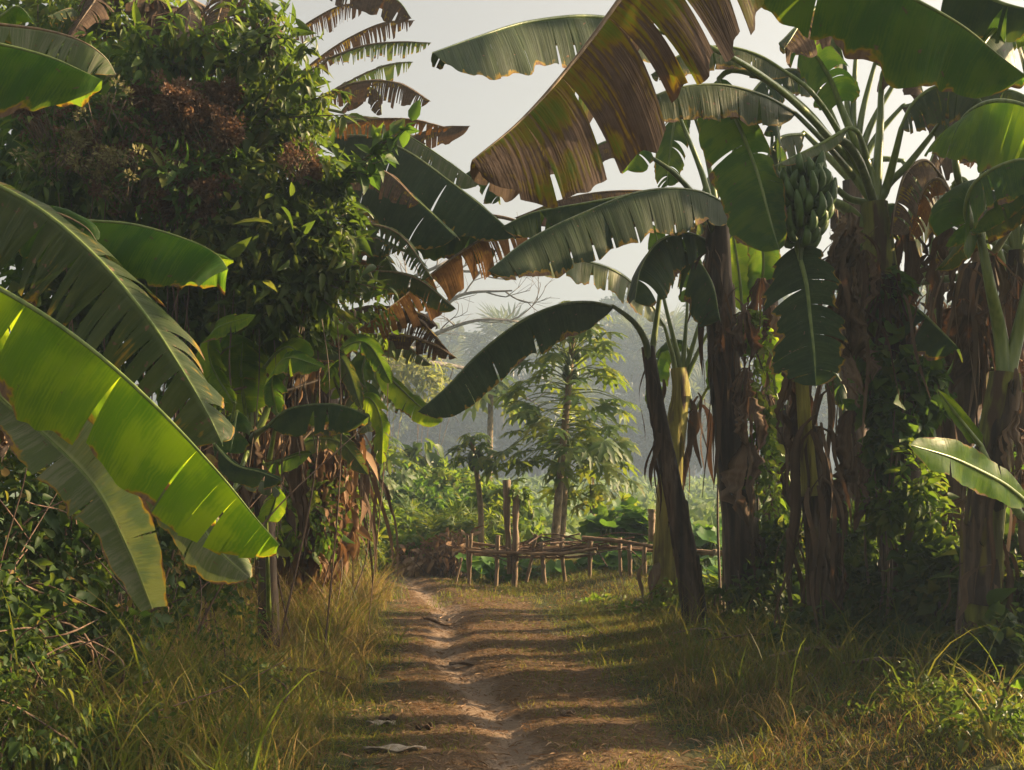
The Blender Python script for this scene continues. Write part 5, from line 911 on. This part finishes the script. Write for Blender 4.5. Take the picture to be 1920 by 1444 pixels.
# undergrowth and creepers on the right
G3 = 'undergrowth between the right stems'
bushes('undergrowth', 'dark leafy undergrowth around the foot of the vine wrapped stem', 'undergrowth', [plobe(1440, 1170, 10.9, 70, 80, .35), plobe(1390, 1210, 10.5, 80, 50, .25, .12), plobe(1470, 1060, 11.2, 50, 90, .35)], 'vine_shaded', T_OV, 4200, (.05, .12), 831, G3, zmin=0.)
bushes('undergrowth', 'shadowy leafy undergrowth between the dead stem and the bunch plant', 'undergrowth', [plobe(1620, 1150, 9.5, 80, 100, .35), plobe(1610, 1040, 10.4, 60, 80, .35), plobe(1630, 1235, 9.0, 100, 55, .3), plobe(1540, 1220, 9.0, 80, 75, .25, .2)], 'vine_shaded', T_OV, 7200, (.05, .12), 832, G3, zmin=0.)
bushes('undergrowth', 'dense low leaves at the right edge below the rust brown trunk', 'undergrowth', [plobe(1770, 1130, 8.8, 80, 120, .35), plobe(1880, 1130, 8.2, 80, 120, .4), plobe(1740, 1240, 8.4, 90, 60, .3), plobe(1880, 1250, 7.6, 90, 80, .3)], 'vine_shaded', T_HEART, 5600, (.05, .11), 833, G3, zmin=0.)
bushes('undergrowth', 'sunlit leaves behind the right stems', 'undergrowth', [plobe(1560, 1040, 12.4, 130, 55, .5), plobe(1740, 1030, 11.6, 110, 65, .5), plobe(1880, 1050, 10.6, 80, 90, .4)], 'vine_bright', T_OV, 2600, (.06, .14), 834, G3)
bushes('undergrowth', 'small leaved weeds spilling toward the track at the bottom right', 'undergrowth', [plobe(1640, 1350, 7.0, 130, 45, .3), plobe(1780, 1340, 6.8, 130, 70, .3), plobe(1500, 1290, 8.4, 110, 30, .3), plobe(1860, 1390, 6.0, 110, 80, .3)], 'shrub', T_OV, 5200, (.02, .055), 835, G3, zmin=0.)
bushes('climbing_vine', 'leafy creeper hanging on the right of the curled leaf stem', 'vine', [plobe(1428, 760, 11.3, 24, 90, .15), plobe(1432, 900, 11.3, 36, 110, .2), plobe(1358, 650, 11.5, 16, 60, .12, .05), plobe(1420, 640, 11.4, 24, 60, .15)], 'vine_bright', T_OV, 1700, (.04, .10), 836, 'creepers on the right stems', 8)
bushes('climbing_vine', 'heart leaved creeper wrapped thickly round the bunch plant stem', 'vine', [plobe(1655, 680, 9.35, 50, 90, .2), plobe(1690, 760, 9.35, 70, 90, .2), plobe(1660, 860, 9.35, 50, 110, .2), plobe(1730, 720, 9.4, 40, 80, .2), plobe(1660, 560, 9.4, 25, 60, .12, .05)], 'vine_dark', T_HEART, 1800, (.06, .13), 837, 'creepers on the right stems', 10, shell=.3)
bushes('climbing_vine', 'bright small leaved creeper on the yellow patched trunk base', 'vine', [plobe(1720, 920, 9.0, 45, 70, .2), plobe(1760, 970, 8.9, 40, 40, .2), plobe(1660, 960, 9.2, 30, 50, .15, .08)], 'vine_bright', T_OV, 900, (.05, .11), 838, 'creepers on the right stems', 8)
bushes('climbing_vine', 'thin airy creeper hanging behind the rust brown trunk', 'vine', [plobe(1860, 720, 9.8, 30, 120, .15), plobe(1870, 880, 9.8, 40, 80, .15), plobe(1900, 950, 9, 50, 60, .2)], 'vine_dark', T_OV, 620, (.05, .11), 839, 'creepers on the right stems', 10)
bushes('weed_patch', 'low broad leaved weeds on the shaded right verge before the vine wrapped stem', 'weeds', [plobe(1400, 1255, 9.2, 90, 14, .5), plobe(1300, 1225, 10.2, 60, 10, .4), plobe(1500, 1275, 8.8, 80, 20, .4)], 'vine_dark', T_OV, 1500, (.03, .08), 822, None, 16, zmin=0.)
bushes('weed_patch', 'scattered low weeds among dry grass at the lower right of the track', 'weeds', [plobe(1450, 1360, 7.2, 110, 14, .4), plobe(1560, 1330, 7.6, 90, 24, .4), plobe(1350, 1320, 8, 60, 8, .4)], 'shrub', T_OV, 1300, (.02, .06), 823, None, 16, zmin=0.)
# young banana shoot, bottom right
b = at(1862, 1480, 5.8)*np.array((1, 1, 0)); sh_ = plant('young banana sucker with bare yellow stalks at the bottom right corner', b, None, 'banana_sucker', 'banana sucker')
for i, pts in enumerate((((1860, 1470), (1858, 1400), (1840, 1340), (1806, 1292)), ((1862, 1470), (1862, 1390), (1872, 1330), (1892, 1285)), ((1866, 1470), (1868, 1430), (1878, 1410)), ((1858, 1470), (1864, 1410), (1868, 1380)))):
    mb = MB(); mb.tube(spline(lp(5.9, 5.8, *pts), 20), np.linspace(.022, .006, 20), 8); mb.build('stalk', M['stem_yellow'], sh_)
leaf(sh_, 'leaf_green', lp(5.8, 5.6, (1892, 1285), (1915, 1270), (1960, 1290), (1990, 1330)), .06, .06, tA=2, seed=991, rr=.005)

# ================================================================== DISTANCE
FAR = 1.9
def fartree(label, x, Y, top, w, seed, mat='far_leaf', trunk=.35, n=5200):
    Y = Y*FAR; trunk = trunk*FAR
    b = at(x, 0, Y)*np.array((1, 1, 0)); t = thing('broadleaf_tree', label, 'tree', (float(b[0]), float(Y), 0.), 'hazy trees beyond the field'); r = rng(seed); H = at(x, top, Y)[2]; W = w*Y/F
    tips = []; mb = MB(); C = spline([b-(0, 0, .1), b+np.array((r.normal(0, .3), 0, H*.3)), b+np.array((r.normal(0, .5), 0, H*.55))], 14); mb.tube(C, np.linspace(trunk, trunk*.5, 14), 8)
    for i in range(7):
        a = i*.9+r.normal(0, .3); d = nrm(np.array((math.cos(a)*.9, math.sin(a)*.9, r.uniform(.3, 1.0)))); tips += far_branches(mb, C[r.integers(6, 14)], d, H*.22, trunk*.3, 1, r)
    mb.build('trunk', M['tree_bark'], t)
    lob = []
    for i in range(15):
        z = r.uniform(.32, .95)*H; q = W*math.sqrt(max(.12, 1-((z/H-.55)/.5)**2))*r.uniform(.3, 1.0); a = r.uniform(0, 6.28); s = W*r.uniform(.22, .42)
        lob.append([b[0]+math.cos(a)*q*.8, b[1]+math.sin(a)*q*.8, z, s, s, s*.7])
    m2 = MB(); leafcloud(m2, T_KITE, lob, n, (.4, .95), seed+1, shell=.3, jit=1.2, roll=1.0); m2.build('crown', M[mat], t)
def palm(label, x, Y, top, seed, trunk=.32, fan=2.2, n=30):
    Y = Y*FAR; trunk = trunk*FAR; fan = fan*FAR
    b = at(x, 0, Y)*np.array((1, 1, 0)); t = thing('palmyra_palm', label, 'palm', (float(b[0]), float(Y), 0.), 'hazy fan palms beyond the field'); r = rng(seed); H = at(x, top, Y)[2]-fan*.8
    tp = b+np.array((r.normal(0, .5), r.normal(0, .3), H)); C = spline([b-(0, 0, .1), (b+tp)/2+np.array((r.normal(0, .25), 0, 0)), tp], 24)
    mb = MB(); mb.tube(C, np.interp(np.arange(24), [0, 2, 6, 23], [trunk*1.5, trunk*1.1, trunk*.9, trunk*.75]), 10, lambda L, th: 1+.04*np.sin(L*20)); mb.build('trunk', M['tree_bark'], t)
    m2 = MB(); pos = []; ds = []
    for i in range(n):
        a = i*2.4; el = 1.25-i/n*2.2+r.normal(0, .15); d = np.array((math.cos(a)*math.cos(el), math.sin(a)*math.cos(el), math.sin(el))); e = tp+d*fan*.6; m2.tube([tp, e], .05, 4, cap=False); pos.append(e-d*.1); ds.append(d)
    ds = np.array(ds); put(m2, T_FAN, np.array(pos), frames(ds, np.tile((0, -.4, 1.), (n, 1)), r, .4), r.uniform(.8, 1.1, n)*fan*.55); m2.build('crown', M['far_palm'], t)
kinds = ['dense hazy tree', 'tall grey hazy tree', 'pale feathery hazy tree', 'low bushy hazy tree']
spec = [(560, 66, 640, 130, 'far_leaf'), (700, 74, 600, 140, 'far_leaf'), (790, 70, 640, 110, 'far_leaf'), (870, 82, 590, 120, 'far_leaf'), (960, 76, 640, 110, 'far_leaf'), (1040, 84, 580, 120, 'far_leaf'), (1130, 74, 600, 110, 'far_leaf'), (1215, 80, 560, 110, 'far_leaf'), (1290, 72, 560, 100, 'far_leaf'), (1370, 78, 520, 120, 'far_leaf'), (1460, 74, 560, 120, 'far_leaf'), (1570, 70, 540, 120, 'far_leaf'), (1690, 68, 490, 110, 'far_leaf'), (1800, 66, 560, 120, 'far_leaf'), (1920, 64, 480, 140, 'far_leaf'), (740, 62, 760, 80, 'far_leaf'), (850, 64, 760, 80, 'far_leaf'), (1000, 66, 770, 80, 'far_leaf'), (1150, 66, 740, 90, 'far_leaf'), (1280, 64, 740, 80, 'far_leaf'), (2050, 66, 520, 140, 'far_leaf'), (440, 66, 600, 140, 'far_leaf')]
where = ['behind the far left bank', 'left of the bare branches', 'under the bare branches', 'behind the distant thin papaya', 'just left of the tallest papaya crown', 'behind the top of the tallest papaya', 'right of the tallest papaya crown', 'behind the arching leaf base', 'behind the yellow stemmed plant', 'behind the vine wrapped stem', 'seen between the two middle right stems', 'behind the dead brown stem', 'showing its top beside the bunch plant', 'behind the rust brown trunk', 'at the right edge of the view', 'low behind the curled small leaf', 'low behind the fruiting papaya', 'low behind the paired papaya trunks', 'low behind the slim papaya', 'low behind the yellow stem', 'beyond the right edge', 'beyond the left thicket']
for i, ((x, Y, top, w_, mt), wh) in enumerate(zip(spec, where)):
    fartree(('low bushy' if i in range(15, 20) else 'tall grey')+' hazy tree '+wh, x, Y, top, w_, 900+i, mt, .3 if i % 2 else .42, 6500)
for i, (x, Y, top, lab) in enumerate(((945, 68, 585, 'tall fan palm with a pale spiky crown above the arching leaf'), (1060, 60, 690, 'fan palm with a thick trunk behind the papaya pair'), (1092, 62, 720, 'leaning thick trunked fan palm right of the papaya pair'), (1255, 66, 590, 'fan palm with a spiky crown behind the upright petioles'), (1325, 60, 700, 'fan palm with a slender pale trunk right of the yellow stem'), (1200, 70, 600, 'fan palm behind the right side of the papaya crown'), (830, 72, 650, 'fan palm in the haze under the bare branches'), (1510, 62, 620, 'fan palm glimpsed between the right stems'))):
    palm(lab, x, Y, top, 950+i)
# bare spreading tree
b = at(690, 0, 46)*np.array((1, 1, 0)); t = thing('bare_tree', 'leafless tree spreading thin grey branches over the bend of the track', 'tree', (float(b[0]), 46., 0.)); r = rng(961); mb = MB()
C = spline([b-(0, 0, .1), at(700, 800, 46), at(725, 690, 46)], 16); mb.tube(C, np.linspace(.3, .2, 16), 9); tips = []
for tgt in (((770, 620), (860, 555), (960, 545)), ((790, 640), (900, 600), (1020, 610)), ((780, 560), (850, 510), (960, 520)), ((800, 680), (900, 700), (1010, 760)), ((760, 540), (820, 500), (880, 470))):
    S = spline([C[-1]]+[at(x, y, 46+r.normal(0, 1.5)) for x, y in tgt], 24); mb.tube(S, np.linspace(.13, .03, 24), 6, cap=False)
    for k in (7, 10, 13, 16, 19, 22): tips += far_branches(mb, S[k], nrm(nrm(S[min(k+1, 23)]-S[k-1])+r.normal(0, .45, 3)), 1.1, .035, 2, r, .45, .12)
mb.build('trunk', M['tree_bark'], t)
bushes('feathery_tree', 'yellow green feathery tree hazy behind the left bank', 'tree', [plobe(770, 720, 40, 70, 50, 1.2), plobe(730, 680, 40, 50, 40, 1), plobe(800, 690, 40, 40, 30, .8)], 'feather', T_LANCE, 1500, (.16, .34), 971, None, 10, jit=1.2)
# the field and its rough growth
r = rng(981); xy = np.stack([r.uniform(-14, 30, 22000), 21+100*r.random(22000)**1.7], 1); xy = xy[(xy[:, 0] > -3) | (xy[:, 1] > 27)]; mb = MB(); N = len(xy)
P = np.stack([xy[:, 0], xy[:, 1], gz(xy[:, 0], xy[:, 1])+r.uniform(0, .4, N)*(1+(xy[:, 1] > 60)*1.8)], 1); put(mb, T_OV, P, frames(r.normal(0, 1, (N, 3))+np.array((0, 0, .4)), np.tile((0, -.5, 1.), (N, 1)), r, .7), r.uniform(.12, .36, N)*(1+xy[:, 1]/90))
tag(mb.build('field_crop', M['crop']), 'hazy pale green crop covering the field behind the fence', 'crop', kind='stuff')

# ================================================================== GRASS AND LITTER
r = rng(1001)
def clumpy(xy, sc, thr, seed):
    q = rng(seed); k = 26; a = q.normal(0, sc, (k, 2)); ph = q.uniform(0, 6.28, k); v = sum(np.sin(xy @ a[i]+ph[i]) for i in range(k))/math.sqrt(k); return v > thr
mb = MB(); xy = scatter(r, 210000, -2.6, 2.6, 5.6, 21); x = xy[:, 0]+pc(xy[:, 1]); d = np.abs(xy[:, 0]); xy = np.stack([x, xy[:, 1]], 1)
ru = np.abs(xy[:, 0]-rut(xy[:, 1])); keep = (ru > .15+.08*np.sin(xy[:, 1]*5)) & ((d > .8) | clumpy(xy, 4.5, .0, 5) | (r.random(len(xy)) < .4)); xy = xy[keep]; dv = np.abs(xy[:, 0]-pc(xy[:, 1]))+r.normal(0, .2, len(xy)); vg = xy[(dv > .95) & (clumpy(xy, 2.2, -.1, 9) | (r.random(len(xy)) < .15)) & ((xy[:, 0] < 1.9) | (r.random(len(xy)) < .4))]; xy = xy[~((dv > .95) & (r.random(len(xy)) < .6))]
blades(mb, xy, r.uniform(.015, .055, len(xy))*(1+1.2*(np.abs(xy[:, 0]-pc(xy[:, 1])) > 1.1)), r.uniform(.003, .007, len(xy)), r.uniform(.5, 1.9, len(xy)), 1002, segs=2)
tag(mb.build('short_grass', M['turf']), 'short trodden dry grass over the track and its verges', 'grass', kind='stuff')
mb = MB(); xy = scatter(r, 60000, -1.3, 1.4, 5.7, 18); xy[:, 0] += pc(xy[:, 1]); dd = np.abs(xy[:, 0]-pc(xy[:, 1])); xy = xy[(np.abs(xy[:, 0]-rut(xy[:, 1])) > .2) & (clumpy(xy, 3.2, .25, 6) | (np.abs(xy[:, 0]-rut(xy[:, 1])-.55) < .22*clumpy(xy, 2.0, -.3, 8))) & (r.random(len(xy)) < .4+.5*dd)]
blades(mb, xy, r.uniform(.02, .085, len(xy)), r.uniform(.003, .006, len(xy)), r.uniform(.5, 1.8, len(xy)), 1003, segs=3); tag(mb.build('grass_tufts', M['grass_green']), 'low green grass tufts growing in patches on the track', 'grass', kind='stuff')
mb = MB(); blades(mb, vg, r.uniform(.03, .11, len(vg)), r.uniform(.003, .007, len(vg)), r.uniform(.5, 1.8, len(vg)), 1004, segs=3); tag(mb.build('verge_grass', M['grass_green']), 'low green grass covering both verges of the track', 'grass', kind='stuff')
def grass(label, regions, mat, seed, name='tall_grass'):
    r = rng(seed); mb = MB()
    for (n, x0, x1, y0, y1, h0, h1, w0, w1, b0, b1) in regions:
        xy = scatter(r, n, x0, x1, y0, y1); nc = max(3, n//30); c = scatter(r, nc, x0, x1, y0, y1); j = r.integers(0, nc, n); m = r.random(n) < .7; xy[m] = (c[j]+r.normal(0, .07, (n, 2)))[m]
        blades(mb, xy, r.uniform(h0, h1, n)*r.uniform(.5, 1, n), r.uniform(w0, w1, n), r.uniform(b0, b1, n), r.integers(1e6), segs=5)
    return tag(mb.build(name, M[mat]), label, 'grass', kind='stuff')
grass('tall dry orange grass along the left edge of the track', [(3700, -2.7, -1.45, 10.2, 14.5, .3, .95, .005, .011, .5, 1.7), (1500, -3.0, -2.0, 12, 16, .5, 1.35, .005, .010, .3, 1.3), (1500, -2.2, -1.2, 8.6, 11.5, .15, .5, .004, .008, .6, 1.8)], 'grass_dry', 1010)
grass('long green grass over the left foreground bank', [(3600, -3.0, -1.1, 5.2, 9.5, .15, .6, .004, .009, .5, 1.9), (2600, -1.9, -.85, 5.3, 8.6, .06, .2, .003, .006, .5, 1.8), (700, -2.5, -1.1, 4.8, 7.5, .6, 1.2, .005, .013, .6, 1.9), (1800, -3.2, -1.5, 5.0, 7.6, .4, 1.05, .004, .010, .4, 1.7)], 'grass_green', 1011)
grass('green grass stems rising through the dry clump at the track edge', [(2600, -2.8, -1.4, 9.6, 15, .25, .9, .005, .011, .4, 1.5), (1400, -2.2, -1.0, 8.2, 12, .08, .35, .004, .008, .5, 1.7)], 'grass_green', 1016)
grass('dry straw grass mixed into the left foreground bank', [(350, -2.5, -1.0, 5.4, 9.5, .45, 1.05, .003, .008, .4, 1.5), (1900, -2.8, -1.0, 5.2, 10.5, .2, .7, .003, .007, .6, 1.9)], 'grass_dry', 1012)
grass('green grass and weeds along the right verge', [(4200, 1.15, 3.6, 5.6, 9.6, .05, .26, .004, .008, .6, 1.8), (3200, .6, 2.2, 8.6, 14.5, .05, .2, .004, .008, .4, 1.6), (150, 1.5, 2.8, 6.2, 9, .45, .8, .008, .015, .5, 1.5)], 'grass_green', 1013)
grass('rank green grass spreading away beyond the right row', [(9000, 2.4, 8.0, 4.0, 16, .08, .35, .006, .014, .5, 1.7), (3000, 2.2, 3.4, 5.4, 7.5, .05, .2, .004, .009, .5, 1.8)], 'grass_green', 1017)
grass('rank grass spreading away beyond the left bank', [(6000, -8.0, -2.8, 3.0, 14, .1, .5, .006, .014, .5, 1.7)], 'grass_green', 1018)
grass('taller wild grass crowding the feet of the right stems', [(2600, 1.3, 3.2, 7.6, 11.6, .2, .65, .004, .010, .4, 1.6)], 'grass_green', 1019)
grass('brown dead grass tangled at the feet of the right stems', [(1500, 1.1, 3.2, 6.6, 11.8, .12, .5, .003, .008, .5, 1.9)], 'grass_dry', 1020)
grass('dry grass between the right stems', [(1000, 1.0, 3.4, 5.8, 11.5, .06, .3, .003, .007, .6, 1.9)], 'grass_dry', 1014)
grass('fresh green grass at the foot of the fence', [(5200, -1.0, 2.6, 14.2, 18.5, .04, .16, .005, .010, .3, 1.4)], 'grass_green', 1015)
mb = MB(); n = 9000; xy = scatter(r, n, -1.6, 1.8, 5.8, 17); xy[:, 0] += pc(xy[:, 1]); N = n
P = np.stack([xy[:, 0], xy[:, 1], gz(xy[:, 0], xy[:, 1])+r.uniform(.004, .02, N)], 1); fl = np.stack([r.normal(0, 1, N), r.normal(0, 1, N), r.normal(0, .12, N)], 1)
put(mb, T_LANCE, P, frames(fl, np.tile((0, 0, 1.), (N, 1)), r, .3), np.stack([s*np.array(q) for s, q in zip(r.uniform(.012, .07, N), [(.6, 1.3, .8)]*N)]))
tag(mb.build('leaf_litter', M['litter']), 'scattered dry leaf litter on the track', 'litter', kind='stuff')
def gp(x, y): Y = F*CH/(y-HOR); q = at(x, y, Y); q[2] = gz(q[0], q[1]); return q
for i, (pts, rd, lab) in enumerate(((((795, 1160), (815, 1163), (840, 1166), (868, 1158)), .018, 'forked dry twig lying across the rut'), (((838, 1157), (852, 1152), (870, 1150)), .012, 'short dry twig just behind the forked one'), (((1100, 1075+95), (1130, 1195), (1155, 1205)), .014, 'thin bent stick on the right verge'), (((1250, 1300), (1310, 1330), (1370, 1362)), .007, 'long dry stalk lying at the right foreground verge'))):
    q = [gp(*p)+np.array((0, 0, rd*.8)) for p in pts]; t = thing('fallen_twig', lab, 'twig', tuple(float(v) for v in q[0]), None); m = MB(); m.tube(spline(q, 14), np.linspace(rd, rd*.4, 14), 6); m.build('shaft', M['bamboo'], t)
    if i == 0: m = MB(); m.tube(spline([q[1], gp(845, 1152)+np.array((0, 0, .06)), gp(862, 1148)+np.array((0, 0, .05))], 8), np.linspace(.012, .004, 8), 5); m.build('branch', M['bamboo'], t)
for i, (x, y, L, W, mt, lab) in enumerate(((740, 1410, .17, .035, 'wood_scrap', 'long pale husk scrap lying on the left of the track'), (714, 1358, .09, .02, 'wood_scrap', 'small white scrap on the dark grass left of the rut'), (795, 1372, .05, .03, 'leaf_dry', 'curled brown leaf standing up on the left of the rut'), (1065, 1348, .05, .03, 'leaf_drypale', 'pale curled leaf on the right of the rut'), (728, 1352, .06, .05, 'leaf_dry', 'reddish scrap of dry leaf beside the white scrap'), (880, 1246, .16, .03, 'leaf_drypale', 'pale flat strip of stalk across the rut'))):
    c = gp(x, y); t = None; m = MB(); q = rng(1100+i); k = np.linspace(-1, 1, 12)[:, None]; s = np.linspace(-1, 1, 6)[None]
    wv = W*(1-k**4)*(1+.2*np.sin(k*7+i)); curl = (.25 if 'curled' in lab else .1)
    P = np.stack([c[0]+k*L+0*s, c[1]+s*wv+0*k, c[2]+.012+np.abs(s)**2*W*curl*2*(1+.4*k)+.012*np.sin(k*5+s*2+i)], -1); m.grid(P, np.stack([k*L+0*s, s+0*k], -1))
    o = m.build('dry_scrap', M[mt]); mod = o.modifiers.new('thick', 'SOLIDIFY'); mod.thickness = .006; tag(o, lab, 'scrap')

for i, (x, y, L, W, mt, lab) in enumerate(((1440, 1262, .45, .10, 'leaf_dry', 'long withered leaf lying in the shade before the vine wrapped stem'), (1560, 1300, .5, .11, 'leaf_drypale', 'pale withered leaf lying before the dead stem'), (1700, 1330, .4, .09, 'leaf_dry', 'brown withered leaf in the weeds below the bunch plant'), (1330, 1232, .3, .07, 'leaf_drypale', 'small withered leaf at the foot of the leaning stem'), (560, 1290, .35, .08, 'leaf_dry', 'withered leaf in the grass on the left verge'))):
    c = gp(x, y); t = plant(lab, c, None, 'fallen_leaf', 'fallen leaf'); q = rng(1150+i); a = q.uniform(-.6, .6); d = np.array((math.cos(a), math.sin(a), 0)); n_ = np.array((-d[1], d[0], 0))
    leaf(t, mt, [c-d*L+(0, 0, .08), c-d*L*.3+(0, 0, .13), c+d*L*.4+(0, 0, .11), c+d*L+(0, 0, .05)], W, W, A=tuple(n_+(0, 0, -.1)), B=tuple(-n_+(0, 0, .2)), tA=9, tB=9, gap=.12, lenvar=.4, fray=.15, dr=(.5, .3), seed=1160+i, rib='rib_dry', rr=.007, name='blade')
# ================================================================== HAZE
hb = MB(); x0, x1, y0, y1, z0, z1 = -200, 200, -25, 205, -1.3, 31
V = [(x, y, z) for z in (z0, z1) for y in (y0, y1) for x in (x0, x1)]
hb.add(V, [(0, 2, 3, 1), (4, 5, 7, 6), (0, 1, 5, 4), (2, 6, 7, 3), (0, 4, 6, 2), (1, 3, 7, 5)])
k = NT('morning_haze'); vol = k.n('ShaderNodeVolumePrincipled'); vol.inputs['Color'].default_value = (.58, .76, 1.0, 1); vol.inputs['Density'].default_value = .0021; vol.inputs['Anisotropy'].default_value = .2
k.t.links.new(vol.outputs[0], k.out.inputs['Volume'])
tag(hb.build('haze', k.m, smooth=False), 'thin bluish morning haze filling the air', 'haze', kind='stuff')
